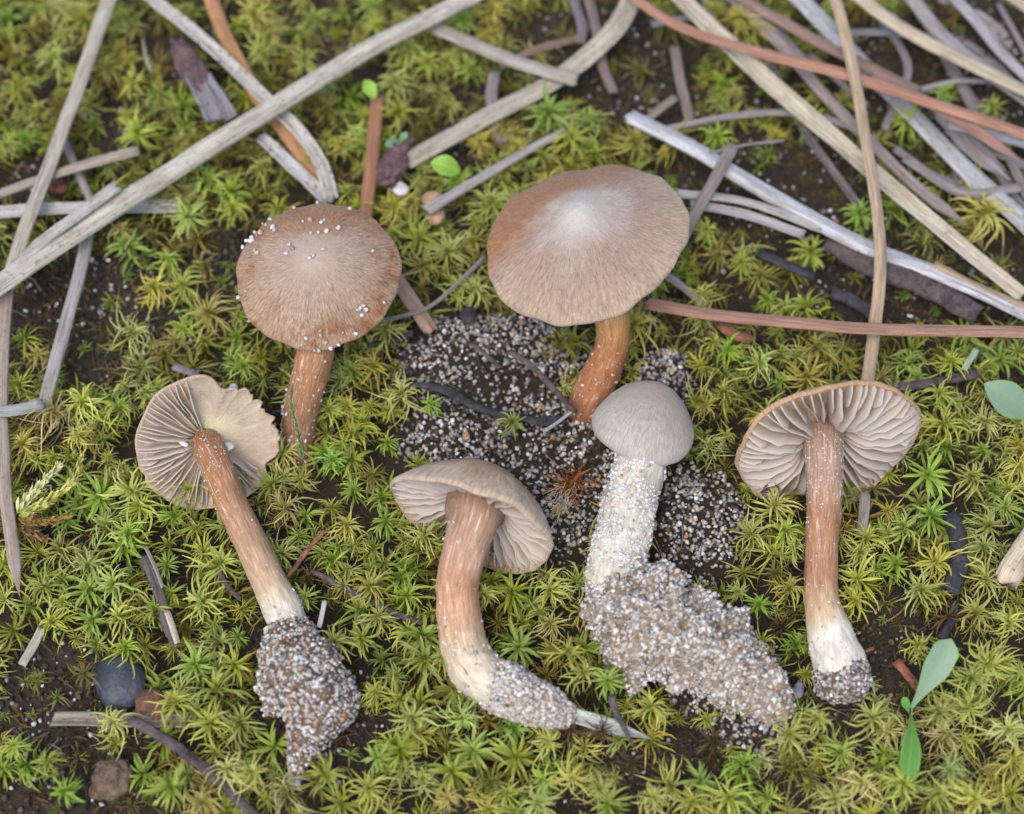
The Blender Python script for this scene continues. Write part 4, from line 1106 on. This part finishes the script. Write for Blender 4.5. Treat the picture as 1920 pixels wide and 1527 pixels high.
L_([(112, 250, -1), (140, 310, -1), (172, 385, -1), (166, 430, 0)], 15, (168, 156, 150), "thin mauve-grey needle slanting between two larger needles", spot=.2)
L_([(-30, 372, 2), (75, 336, 2), (160, 308, 2.5), (256, 282, 3)], 20, (176, 164, 148), "tan-grey needle with blunt end by the thick bent needle", spot=.2)
L_([(-30, 402, 0), (90, 392, 0), (210, 388, 0), (330, 386, 0)], 27, (196, 192, 186), "whitish horizontal needle lying under the longest grey needle", sec='chan', spot=.4)
L_([(-20, 772, 4), (30, 768, 4), (76, 760, 3.5)], 24, (176, 174, 170), "short grey needle end resting on the brownish pointed needle", spot=.1)
L_([(262, -20, 4), (350, 50, 3.5), (440, 130, 3), (510, 195, 3), (560, 245, 2), (600, 305, 2), (620, 372, 1)], 27, (196, 190, 178), "grooved pale needle with dark blotches crossing the orange needle", sec='chan', spot=.9)
L_([(382, -30, 2), (430, 85, 1), (480, 175, 0), (540, 255, 0), (604, 345, -1)], 29, (190, 142, 98), "broad orange needle under the grooved blotched needle", spot=.05)
L_([(488, 258, 1), (535, 300, 1), (612, 374, 1)], 27, (192, 188, 180), "short spotted grey needle piece touching the round brown cap", sec='chan', spot=1.0)
L_([(1195, -30, 5), (1160, 45, 4), (1090, 115, 2), (1000, 175, 1), (890, 232, 1), (765, 300, 1)], 42, (178, 170, 150), "broad flat curved grey-beige needle ending at the shrivelled dark bud", sec='ribbon', spot=.6, taper=(.95, .9))
L_([(815, 55, 2), (880, 82, 2.5), (960, 115, 3), (1078, 150, 3.5)], 27, (172, 164, 150), "blunt grey needle lying across the broad flat needle", spot=.1)
L_([(940, 125, -1), (1000, 95, -1), (1085, 72, -1)], 15, (142, 120, 106), "thin brown needle above the blunt grey needle", spot=.1)
L_([(928, 140, -1), (922, 190, -1), (936, 265, -2)], 22, (150, 142, 136), "short dull upright needle passing beneath the broad flat needle", spot=.2)
L_([(708, 185, 0), (700, 260, 0), (692, 340, 0), (684, 415, -1)], 26, (166, 118, 88), "orange-brown needle above the round brown cap", spot=.05)
L_([(738, 515, 2), (770, 562, 1.5), (806, 618, 0)], 30, (178, 148, 126), "pinkish-tan needle piece emerging from beside the round brown cap", spot=.1)
L_([(700, 606, 3), (760, 594, 3), (810, 575, 3.5), (860, 530, 4), (910, 480, 4)], 8, (150, 146, 138), "thin wiry grey stalk running from round cap to broad cap", name="dry_stalk", cat="stalk", spot=.1)
L_([(803, 395, 3), (880, 348, 2), (970, 294, 1), (1060, 245, 0)], 20, (176, 168, 160), "slender grey needle with whitish end and reddish mark at tan seed", spot=.1, taper=(1.1, .8))
L_([(1150, -30, 7), (1270, 48, 7), (1400, 92, 7.5), (1590, 142, 8), (1750, 195, 8), (1950, 262, 8)], 24, (176, 132, 108), "long reddish-brown needle crossing the whole tangle of dry needles", spot=.05, taper=(.85, 1.1))
L_([(1640, 140, 6), (1720, 182, 6.5), (1820, 240, 6.5), (1918, 303, 6)], 22, (168, 130, 116), "pinkish pointed needle beneath the long reddish-brown needle", spot=.05, tip=(0, 1))
L_([(1240, -40, 4), (1330, 52, 4), (1450, 162, 4), (1600, 292, 4), (1760, 425, 4), (1912, 552, 3.5)], 37, (194, 184, 160), "long grooved cream needle slanting under the upright beige needle", sec='chan', spot=.25, taper=(1.1, .8))
L_([(1555, -40, 11), (1595, 110, 10), (1622, 260, 9), (1643, 400, 8), (1650, 520, 7), (1641, 620, 4), (1624, 735, 1)], 25, (190, 166, 138), "upright beige needle lying on top of all other needles", spot=.15, taper=(.95, .95))
L_([(1215, 570, 3), (1350, 594, 4), (1500, 608, 6), (1660, 618, 8), (1960, 624, 8)], 25, (172, 134, 112), "reddish horizontal needle crossing over the upright beige needle", spot=.1)
L_([(1185, 222, 1), (1300, 280, 1.5), (1440, 362, 2), (1590, 446, 2), (1700, 492, 2), (1830, 545, 2), (1960, 610, 2)], 36, (196, 196, 196), "thick bluish-white needle running behind the broad cap's edge", spot=.25, flat=.6)
L_([(1275, 362, 3), (1380, 374, 3), (1460, 398, 3), (1535, 428, 2.5)], 17, (192, 186, 178), "upper strand of the split whitish needle by the broad cap", spot=.3)
L_([(1295, 384, 2.5), (1390, 402, 2), (1504, 440, 1.5)], 19, (184, 180, 176), "lower strand of the split whitish needle by the broad cap", sec='chan', spot=.4)
L_([(1374, 276, 4.5), (1345, 330, 5), (1308, 395, 4.5), (1272, 465, 3)], 24, (150, 138, 132), "mauve-grey needle leaning across the thick bluish-white needle", spot=.2)
L_([(1250, 242, 0), (1360, 220, 0), (1470, 212, .5), (1560, 226, 1), (1640, 262, 0)], 14, (164, 158, 154), "thin arched grey needle over sandy ground", spot=.2)
L_([(1330, 288, 5), (1400, 272, 5), (1470, 264, 5)], 7, (152, 146, 142), "hair-thin grey stalk above the thick bluish-white needle", name="dry_stalk", cat="stalk", spot=.1)
L_([(1350, -30, 0), (1430, 50, 1), (1540, 170, 2), (1650, 285, 2), (1730, 360, 1.5), (1815, 425, 1)], 22, (154, 140, 134), "brown-grey pointed needle alongside the long grooved cream needle", spot=.2, tip=(0, 1))
L_([(1375, -10, 2), (1480, 50, 2.5), (1600, 112, 3), (1720, 170, 3)], 25, (148, 122, 110), "dull brown needle meeting the long reddish-brown needle", spot=.1)
L_([(1460, -40, 1), (1560, 58, 1), (1680, 185, 0), (1800, 305, 0), (1950, 440, 0)], 38, (178, 178, 176), "broad pale grey needle low in the tangle with dark spots", spot=.6, sec='ribbon')
L_([(1575, -30, 5), (1690, 52, 5), (1800, 112, 5), (1960, 190, 5)], 28, (192, 178, 152), "cream needle above the reddish-brown one in the tangle", spot=.1)
L_([(1690, -30, 2), (1770, 70, 2), (1850, 135, 2), (1960, 215, 1)], 28, (166, 160, 158), "dull grey needle beneath the cream needle in the tangle", spot=.3)
L_([(1770, -30, 1), (1830, 40, 1), (1880, 100, 1), (1950, 170, 0)], 22, (176, 172, 172), "short greyish needle near the corner of the tangle", spot=.2)
L_([(1860, -30, 3), (1960, 40, 3)], 22, (182, 166, 146), "tan needle end poking in at the corner of the tangle", spot=.1)
L_([(1725, 168, 0), (1790, 152, 0), (1850, 152, 0)], 14, (170, 166, 166), "small arched pale needle piece inside the tangle", spot=.1)
L_([(1780, 235, 1), (1860, 252, 1), (1960, 282, 1)], 18, (190, 188, 188), "whitish needle piece beneath the pinkish pointed needle", spot=.1)
L_([(1655, 40, -1), (1700, 130, -1), (1660, 240, -2)], 16, (146, 138, 140), "dim curved grey needle deep in the tangle", spot=.2)
L_([(1700, 300, 0), (1800, 360, 0), (1910, 350, 0)], 20, (150, 142, 138), "dim brownish needle below the broad pale grey needle", spot=.2)
L_([(1680, 280, -1), (1740, 320, -1), (1790, 345, -1)], 16, (140, 134, 134), "short dim needle crossing under the broad pale grey needle", spot=.2)
L_([(1540, 70, -1), (1640, 60, -1), (1760, 70, -1)], 16, (150, 146, 146), "flat-lying dim needle behind the upright beige needle", spot=.2)
L_([(1095, -20, 0), (1118, 60, 0), (1128, 120, -.5), (1150, 172, -2)], 20, (132, 116, 112), "dull mauve needle pair's longer stalk beside broad flat needle", spot=.3)
L_([(1072, -10, 0), (1092, 50, 0), (1088, 80, 0)], 20, (128, 118, 120), "short dull mauve needle stub by the broad flat needle", spot=.3)
L_([(1195, 245, 0), (1230, 210, 0), (1262, 185, 0)], 18, (150, 138, 122), "short beige-brown needle piece by the thick bluish-white needle's end", spot=.1)
L_([(1265, 90, -1), (1275, 150, -1), (1292, 225, -2)], 20, (138, 126, 116), "dim brown upright needle left of the long grooved cream needle".replace("left of", "beside"), spot=.2)
L_([(1235, 505, 0), (1275, 535, 0), (1320, 572, -1)], 17, (160, 154, 150), "short grey needle piece under the broad cap's pale rim", spot=.1)
L_([(1225, 45, -1), (1300, 30, -1), (1330, 28, -1)], 15, (150, 144, 144), "small dim needle piece near the long reddish needle's start", spot=.1)
L_([(1560, 455, 0), (1650, 505, 1), (1740, 545, 1.5), (1830, 600, 1)], 44, (92, 86, 88), "weathered dark bark strip below the thick bluish-white needle", name="bark_strip", cat="bark", mat=M_DARKTWIG, wob=2.0, seed=8)
L_([(1755, 500, 2.5), (1830, 540, 2.5), (1950, 590, 2.5)], 26, (188, 164, 132), "tan needle with broken end beyond the bark strip", spot=.1)
L_([(1430, 478, -1), (1475, 498, -1), (1525, 520, -1.5)], 26, (80, 78, 84), "dark blue-grey charcoal sliver near the thick bluish-white needle", name="charcoal_sliver", cat="charcoal", mat=M_CHAR, seed=4)
L_([(1565, 548, -1), (1600, 565, -1), (1640, 590, -1)], 24, (70, 68, 74), "charcoal sliver beside the upright beige needle", name="charcoal_sliver", cat="charcoal", mat=M_CHAR, seed=5)
L_([(1650, 728, -.5), (1740, 718, 0), (1830, 700, 0)], 19, (112, 106, 110), "dark grey twig behind the wide lobed cap", name="twig", cat="twig", mat=M_DARKTWIG)
L_([(1808, 692, 1), (1832, 655, 3)], 11, (176, 190, 170), "tiny pale greenish stub standing on the dark grey twig", name="pale_stub", cat="stub", spot=0)
L_([(1622, 930, 1), (1620, 970, .5), (1616, 1002, 0)], 20, (158, 150, 142), "short rough grey needle under the wide lobed cap", spot=.6)
L_([(1350, 612, -1), (1378, 630, -1), (1402, 636, -1.5)], 22, (150, 96, 78), "short reddish bark bit under the horizontal reddish needle", name="bark_bit", cat="bark", mat=M_REDTWIG)
L_([(1785, 965, -1), (1800, 1010, -1), (1806, 1060, -1), (1790, 1110, -1.5)], 36, (60, 58, 62), "thick black charred stick in moss near the cut stub", name="charred_stick", cat="stick", mat=M_CHAR, wob=1.5)
L_([(1790, 1130, -2), (1786, 1165, -2), (1768, 1195, -2.5)], 16, (64, 60, 64), "thin black charred stick above the seedling's leaf", name="charred_stick", cat="stick", mat=M_CHAR)
st = L_([(1888, 1088, 4), (1906, 1056, 5), (1950, 985, 6)], 48, (206, 188, 160), "cut cream stub with orange end poking in above moss", name="cut_stub", cat="stub", spot=0, flat=.9)
L_([(1681, 1243, -2), (1700, 1266, -2), (1722, 1292, -3)], 20, (150, 96, 76), "red-brown twig bit beside the two-leaved seedling", name="twig_bit", cat="twig", mat=M_REDTWIG)
L_([(1612, 1232, 2), (1626, 1222, 3), (1638, 1218, 3.5)], 8, (176, 124, 80), "tiny orange rootlet at the straight stem's foot", name="rootlet", cat="root", mat=M_REDTWIG)
L_([(760, 716, 1), (830, 728, 1), (900, 762, 0), (980, 782, 0), (1060, 792, 0)], 20, (58, 56, 62), "curved charred stick dusted with sand on the grey sand patch", name="charred_stick", cat="stick", mat=M_CHAR, tip=(1, 0), wob=1.2)
L_([(955, 660, 1.5), (1000, 690, 2), (1040, 730, 2), (1078, 772, 2)], 13, (110, 106, 104), "straight grey twig crossing the grey sand patch toward amber stem", name="twig", cat="twig", mat=M_DARKTWIG)
L_([(1020, 808, 1), (1045, 792, 1.5), (1076, 768, 2)], 7, (186, 180, 172), "thin whitish root fibre by the amber stem's foot", name="root_fibre", cat="root", spot=0)
L_([(690, 648, .5), (740, 640, .5), (775, 625, 1)], 11, (60, 56, 54), "thin black twig in moss beneath the wiry stalk", name="twig", cat="twig", mat=M_CHAR)
L_([(880, 645, 0.5), (905, 662, 1), (935, 690, 1)], 9, (90, 86, 84), "thin grey rootlet near the middle of the sand patch", name="rootlet", cat="root", mat=M_DARKTWIG)
L_([(1055, 1338, .5), (1120, 1356, .8), (1180, 1374, .5), (1222, 1388, 0)], 30, (186, 190, 178), "pale grooved splinter poking out of the hooked stem's sandy foot", name="splinter", cat="splinter", sec='chan', spot=.6, tip=(0, 1))
s_ = L_([(1146, 1305, 3.5), (1152, 1332, 3.2), (1168, 1362, 2.6), (1186, 1400, 1)], 9, (92, 80, 84), "dark thin stalk with knobbed end lying over the pale splinter", name="dark_stalk", cat="stalk", mat=M_DARKTWIG, taper=(1.5, .8))
L_([(248, 1352, 1), (310, 1390, 1), (370, 1430, .5), (420, 1475, 0), (490, 1545, -1)], 21, (104, 88, 92), "long purple-brown twig by the bare brown soil", name="twig", cat="twig", mat=M_DARKTWIG, wob=.9)
L_([(104, 1350, -1), (160, 1350, -1), (240, 1352, -1.5), (345, 1352, -2)], 31, (156, 146, 128), "short broad broken needle lying below the black pebble", sec='chan', spot=.9)
L_([(272, 1050, 0), (292, 1100, 0), (312, 1160, 0), (335, 1228, -1)], 21, (110, 100, 98), "dark grey needle half buried in moss above the black pebble", spot=.8, tip=(0, 1))
L_([(316, 1150, 1.5), (325, 1175, 1.5), (334, 1206, 1.5)], 12, (222, 208, 182), "cream sliver lying on the dark half-buried needle", name="sliver", cat="sliver", spot=0)
L_([(275, 1025, 2), (292, 1060, 2), (306, 1100, 1.5)], 7, (176, 168, 150), "hair-thin pale stalk above the dark half-buried needle", name="dry_stalk", cat="stalk", spot=0)
L_([(76, 1180, -1), (62, 1210, -1), (42, 1245, -1.5)], 18, (190, 186, 168), "pale frayed sliver on the bare brown soil", name="sliver", cat="sliver", sec='chan', spot=.2)
L_([(585, 1072, -1), (640, 1100, -1), (720, 1140, -1), (790, 1168, -1)], 11, (92, 76, 74), "thin dark twig threading through moss between two stems", name="twig", cat="twig", mat=M_DARKTWIG)
L_([(610, 995, 2), (580, 1030, 1.5), (542, 1082, 1)], 9, (136, 92, 80), "thin reddish twig beside the slim tawny stem", name="twig", cat="twig", mat=M_REDTWIG)
L_([(406, 1066, 1), (425, 1100, 1), (450, 1125, .5)], 9, (96, 88, 90), "short dark twig touching the root ball's upper side", name="twig", cat="twig", mat=M_DARKTWIG)
L_([(330, 690, 0), (350, 696, 0), (372, 702, 0)], 16, (150, 142, 148), "small mauve-grey chip above the torn cap", name="bark_chip", cat="chip", spot=.2)
L_([(598, 1175, 1.5), (604, 1150, 2.5), (608, 1130, 3)], 10, (210, 206, 200), "tiny white sliver standing beside the dark root ball", name="sliver", cat="sliver", spot=0)
L_([(552, 1430, -1), (556, 1470, -1.5)], 22, (190, 190, 190), "pale sandy root tip below the dark root ball", name="root_tip", cat="root", spot=.4)

rt_ = np.random.default_rng(77)
for i in range(22):
    x0, y0 = rt_.uniform(1330, 1880), rt_.uniform(-20, 330)
    if y0 > 1.1 * (x0 - 1330) * .45 + 60: continue
    an = math.radians(rt_.normal(42, 14)); ln = rt_.uniform(120, 330); z0 = rt_.uniform(-4.0, -1.5)
    bx_, by_ = x0 + ln * math.cos(an), y0 + ln * math.sin(an)
    g_ = rt_.uniform(.75, 1.05)
    wd_ = rt_.uniform(12, 26); desc = ("thin" if wd_ < 17 else ("broad" if wd_ > 22 else "dim")) + (" pointed" if i % 2 else " blunt") + (" dark" if g_ < .88 else " greyish")
    L_([(x0, y0, z0), ((x0 + bx_) / 2 + rt_.normal(0, 10), (y0 + by_) / 2 + rt_.normal(0, 10), z0 + .4), (bx_, by_, z0 + rt_.uniform(-.5, .8))], wd_,
       tuple(np.array((160, 152, 150)) * g_), desc + " needle lying low under the tangle of dry needles", group=desc + " needles low under the tangle", spot=.3, seed=200 + i, sec=('round', 'ribbon', 'chan')[i % 3], tip=(0, i % 2))

# ---------------------------------------------------------------- other small finds
def blob_mesh(name, rx, ry, rz, mat, seed, lump=.12, sub=2, freq=1.5):
    V, F_ = ico(sub)
    V = V * (1 + lump * 2 * vnoise(V, freq, seed, 3))[:, None] * np.array([rx, ry, rz])
    return mesh(name, V, [tuple(f) for f in F_], mat)
def px_obj(name, px, py, z, me, rz=0, rx=0, ry=0, **kw):
    o = obj(name, me, None, P(px, py, z), **kw); o.rotation_euler = (rx, ry, rz); return o
px_obj("pebble", 225, 1280, -2.2, blob_mesh("pebble", 4.4, 5.1, 2.6, M_PEBBLE, 3, .05, 3), rz=.35, label="smooth black oval pebble half sunk in moss", category="pebble")
px_obj("soil_lump", 284, 1325, -2.6, blob_mesh("soil_lump", 3.0, 3.2, 2.2, M_LUMP, 8, .3), label="rough brown lump beside the black pebble", category="lump")
# cone scale
cs = empty("cone_scale", P(375, 150, 1), "dark brown cone scale with greyish split end", "cone scale")
V_, Fb = ico(3)
tb = (V_[:, 1] + 1) / 2
V_ = V_ * np.array([3.0, 7.6, 2.0]) * np.column_stack([1.05 - .35 * tb ** 2, 0 * tb + 1, 1 - .3 * tb]) * (1 + .22 * vnoise(V_, 2.0, 3, 3) + .10 * vnoise(V_ * np.array([3, .6, 1]), 2.0, 8, 2))[:, None]
o = obj("scale_body", mesh("scale_body", V_, [tuple(f) for f in Fb], M_BUD), cs); o.rotation_euler = (.1, .1, .5); o.location = Vector((P(358, 126, 2.5) - P(375, 150, 1)) * MM)
for (dx, w2) in ((-14, 26), (16, 24)):
    o = needle([(372 + dx * .6, 146, 3.0), (398 + dx * .8, 190, 2.6), (414 + dx, 220, 2.0)], w2 + 8, (140, 136, 140), "", name="split_end", sec='chan', spot=.9, parent=cs)
    o.location = Vector((P(372 + dx * .6, 146, 3.0) - P(375, 150, 1)) * MM)
# shrivelled bud
bd = empty("dried_bud", P(735, 320, 0), "shrivelled dark brown bud at the end of the broad flat needle", "bud")
o = obj("bud_body", blob_mesh("bud_body", 2.6, 4.4, 2.4, M_BUD, 12, .28, 3, 2.2), bd); o.location = (0, 0, .001); o.rotation_euler = (0, 0, -.25)
o = obj("bud_tip", blob_mesh("bud_tip", 1.0, 2.6, .9, M_BUD, 15, .25), bd); o.location = (.0028, .0048, .002); o.rotation_euler = (0, 0, -.5)
o = obj("pale_scale", blob_mesh("pale_scale", 1.8, 1.7, .8, M_WHITE, 17, .2), bd); o.location = (.0016, -.0042, -.0004)
sd_ = empty("seed_husk", P(812, 393, 0), "tan two-lobed seed husk gripping the slender grey needle's end", "seed")
o = obj("lobe", blob_mesh("lobe", 2.3, 2.0, 1.5, M_SEED, 4, .16), sd_); o.location = (0, .0016, .001)
o = obj("lobe", blob_mesh("lobe", 1.9, 2.2, 1.3, M_SEED, 6, .18), sd_); o.location = (.0004, -.0018, .0006)
px_obj("bark_bit", 108, 350, -2, blob_mesh("bark_bit", 2.0, 1.6, .7, M_REDTWIG, 9, .4), label="small red-brown bark bit under the tan-grey needle", category="bark")
px_obj("orange_grain", 1223, 983, .8, blob_mesh("orange_grain", .95, .85, .7, M_ORANGECUT, 9, .2), label="single orange grain on sand beside the thick white stem", category="grain")
px_obj("brown_grain", 874, 818, -.5, blob_mesh("brown_grain", .8, 1.0, .6, M_SEED, 19, .2), label="larger brown grain on the grey sand patch", category="grain")
px_obj("mauve_pebble", 1497, 1295, -1, blob_mesh("mauve_pebble", 1.0, 1.7, .8, bark_mat("mauve", s2l((104, 100, 118)), s2l((130, 126, 142))), 19, .12), rz=-.3, label="small mauve pebble between the sand lump and sandy foot", category="pebble")
px_obj("grey_chip", 877, 592, .5, blob_mesh("grey_chip", 1.5, 2.0, .8, M_CHAR, 29, .2), label="dark grey stone chip at the top of the sand patch", category="stone")
px_obj("sand_clod", 210, 1460, -3, blob_mesh("sand_clod", 3.6, 4.0, 2.0, M_SOILBODY, 31, .25, 3), label="crumbly brown sand clod on bare soil", category="clod")
px_obj("white_flake", 437, 729, 6.0, blob_mesh("white_flake", .8, 1.1, .4, M_WHITE, 2, .2), label="white flake on the torn cap's bare flesh near its rim", category="flake")
px_obj("white_flake", 344, 832, 8.0, blob_mesh("white_flake", 1.0, .45, .4, M_WHITE, 5, .15), rz=-.4, label="white oblong flake on the torn cap's gills", category="flake")
px_obj("white_flake", 428, 838, 6.6, blob_mesh("white_flake", 1.0, .8, .5, M_WHITE, 7, .3), label="white flake in the corner beside the slim tawny stem", category="flake")

def broad_leaf(L, W, mat, fold=.15, bend=.2, shape='spat', nseg=14, seed=0):
    t = np.linspace(0, 1, nseg + 1)
    if shape == 'spat': wd = np.clip(.16 + .95 * np.sin(np.clip(t, 0, 1) ** 1.5 * math.pi * .80) ** 1.2, 0, 1) * np.sqrt(np.clip((1 - t) * 9, 0, 1))
    else: wd = np.sin(np.clip(.04 + .96 * t, 0, 1) * math.pi) ** .75
    wd = np.maximum(wd, .02) * W * .5
    js = np.linspace(-1, 1, 7); V = []; A = []
    for side, off in ((1, 0.0), (-1, -.22)):
        for i, tt in enumerate(t):
            for s in js:
                V.append((s * wd[i], tt * L, bend * L * math.sin(tt * math.pi * .8) * .5 + fold * abs(s) * wd[i] + off * (1 - s * s) - (0.02 if off else 0))); A.append((tt, abs(s), 0))
    F_ = []; m = 7; k = (nseg + 1) * m
    for i in range(nseg):
        for j in range(m - 1):
            a_ = i * m + j
            F_.append((a_, a_ + 1, a_ + m + 1, a_ + m)); F_.append((k + a_ + m, k + a_ + m + 1, k + a_ + 1, k + a_))
    return mesh("leaf", np.array(V), F_, mat, attrs={"lf": np.array(A)})
def leaf_between(parent, org, a_, b_, W, mat, roll=0.0, **kw):
    A_, B_ = P(*a_), P(*b_); d = B_ - A_; Lg = np.linalg.norm(d); y = d / Lg
    x = unit(np.cross(y, unit(TC * .6 + np.array([0, 0, .4])))); z = np.cross(x, y)
    o = obj("leaf", broad_leaf(Lg, W * mmpx(A_), mat, **kw), parent)
    M_ = Matrix((Vector(x), Vector(y), Vector(z))).transposed().to_4x4()
    o.matrix_local = Matrix.Translation(Vector((A_ - org) * MM)) @ M_ @ Matrix.Rotation(roll, 4, 'Y')
    return o
org = P(1705, 1335, -1)
sdl = empty("seedling", org, "green seedling with one bluish-green and one bright green leaf", "seedling")
leaf_between(sdl, org, (1708, 1328, 0), (1782, 1196, 7), 52, M_GLAUC, roll=.1)
leaf_between(sdl, org, (1708, 1340, 0), (1695, 1462, 4), 40, M_GREEN, roll=-.2)
leaf_between(sdl, org, (1704, 1338, 0), (1692, 1306, 3), 15, M_GREEN)
org = P(1905, 775, 0)
lf = empty("broad_leaf", org, "bluish-green oval leaf poking out of moss at the edge", "leaf")
leaf_between(lf, org, (1925, 778, 1), (1842, 720, 5), 66, M_GLAUC, shape='oval')
org = P(850, 318, 0)
lf = empty("broad_leaf", org, "small plump bright green leaf near the slender grey needle", "leaf")
leaf_between(lf, org, (862, 322, 2), (806, 308, 3), 40, M_LIME, shape='oval', bend=.5)
org = P(695, 172, 0)
lf = empty("broad_leaf", org, "tiny round lime-green leaf at the orange-brown needle's top", "leaf")
leaf_between(lf, org, (703, 184, 2), (684, 152, 3), 26, M_LIME, shape='oval', bend=.4)
org = P(745, 262, 0)
lf = empty("seedling", org, "pair of tiny teal-green leaves behind the shrivelled dark bud", "seedling")
leaf_between(lf, org, (752, 268, 1), (720, 274, 3), 22, M_GLAUC, shape='oval')
leaf_between(lf, org, (752, 266, 1), (764, 248, 3), 16, M_GLAUC, shape='oval')

# feathery moss sprigs
def sprig(rows, wpx, tint, parent, org, seed, leafL=2.6, dens=5.0, spread=27, name="branch"):
    rng = np.random.default_rng(seed)
    C = spline(np.array([P(*r) for r in rows]), 40); T, S, N_ = frames(C)
    Lg = np.linalg.norm(np.diff(C, axis=0), axis=1).sum(); acc = Acc(); tin = []
    n = int(Lg * dens * 3)
    for i in range(n):
        u = rng.random() * .98; k = int(u * 39)
        an = rng.random() * 6.28; rad = S[k] * math.cos(an) + N_[k] * math.sin(an)
        g = leaf_geo(leafL * (1.05 - .55 * u) * rng.uniform(.8, 1.2), .26, spread, spread * .3, .05, rng, 4)
        X = T[k]; Z = rad; Y = np.cross(Z, X)
        Vl = g[0][:, :1] * X + g[0][:, 1:2] * Y + g[0][:, 2:] * Z
        acc.add(C[k] + Vl - org, g[1], g[2]); tin.append(np.broadcast_to(np.array(s2l(tint)) * rng.uniform(.75, 1.2), (len(Vl), 3)))
    ring = np.array([(math.cos(a_), math.sin(a_)) for a_ in np.linspace(0, 6.28, 6, endpoint=False)])
    Vt = (C[:, None] + .18 * (ring[None, :, :1] * S[:, None] + ring[None, :, 1:] * N_[:, None])).reshape(-1, 3)
    acc.add(Vt - org, np.array(tube_faces(40, 6)), np.array([.2, 0, 0])); tin.append(np.broadcast_to(np.array(s2l(tint)) * .7, (240, 3)))
    V, F_, A = acc.arrays()
    return obj(name, mesh(name, V, F_, M_MOSS_T, attrs={"lf": A, "tint": np.vstack(tin)}), parent)
org = P(40, 965, 0)
fm = empty("feather_moss", org, "pale feathery moss sprig with pointed branches beside the brownish pointed needle", "moss")
sprig([(32, 962, 3), (70, 918, 4.5), (112, 872, 6)], 20, (216, 216, 166), fm, org, 1)
sprig([(36, 968, 3), (90, 940, 4.5), (138, 900, 5), (152, 858, 6)], 20, (206, 204, 120), fm, org, 2)
sprig([(34, 972, 3), (80, 978, 3.8), (130, 968, 3.5)], 20, (170, 140, 86), fm, org, 3, 2.3)
sprig([(28, 985, .5), (60, 1000, 1), (84, 1012, 1)], 20, (160, 132, 92), fm, org, 4)
org = P(560, 850, 0)
fg = empty("green_sprig", org, "slender fresh green sprig leaning on the sand-dusted brown stem", "plant")
sprig([(566, 860, 5), (556, 800, 8.5), (546, 760, 11), (549, 722, 13)], 10, (138, 166, 116), fg, org, 7, 1.35, 3.6, 34)
org = P(280, 130, 0)
fw = empty("feather_moss", org, "whitish moss tuft beside the dark cone scale", "moss")
sprig([(285, 140, 0), (275, 110, 2), (268, 78, 3)], 10, (196, 194, 176), fw, org, 9, 1.3)
sprig([(290, 120, 0), (300, 160, 1), (298, 205, 1.5)], 10, (190, 176, 100), fw, org, 10, 1.5)
# reddish hairy tuft
org = P(1065, 920, .5)
rt = empty("red_moss_tuft", org, "reddish-brown moss tuft with white hair tips on dark sand", "moss")
for (kx, ky, kz, kr, kt, kn) in ((1068, 910, 3.6, 5.0, (166, 98, 56), "red_leaves"), (1054, 942, 3.8, 3.6, (190, 168, 84), "yellow_leaves")):
    rgr = np.random.default_rng(int(kr > 4))
    V, F_, A, ti = rosette_arrays('ruddy', kr, rgr, np.array(s2l(kt)))
    Rm = np.array((Vector((0, 0, 1)).rotation_difference(Vector(cb(-.5, -.35, .7)))).to_matrix())
    obj(kn, mesh(kn, V @ Rm.T + P(kx, ky, kz) - org, F_, M_MOSS_T, attrs={"lf": A, "tint": ti}), rt)
acc = Acc(); rng = np.random.default_rng(3)
for i in range(34):
    a_ = P(1058 + rng.normal(0, 10), 930 + rng.normal(0, 10), 5.0); b_ = a_ + cb(-.6 + rng.normal(0, .45), -.8 + rng.normal(0, .4), .2) * rng.uniform(2.0, 4.2)
    C = spline(np.array([a_, (a_ + b_) / 2 + rng.normal(0, .25, 3), b_]), 5); T, S, N_ = frames(C)
    rr = np.array([.05, .05, .04, .03, .01])
    ring = np.array([(1, 0), (-.5, .87), (-.5, -.87)])
    Vt = (C[:, None] + rr[:, None, None] * (ring[None, :, :1] * S[:, None] + ring[None, :, 1:] * N_[:, None])).reshape(-1, 3)
    acc.add(Vt - org, np.array(tube_faces(5, 3)))
V, F_, A = acc.arrays()
obj("white_hairs", mesh("white_hairs", V, F_, M_WHITE), rt, kind="stuff")
print("objects", len(bpy.data.objects))
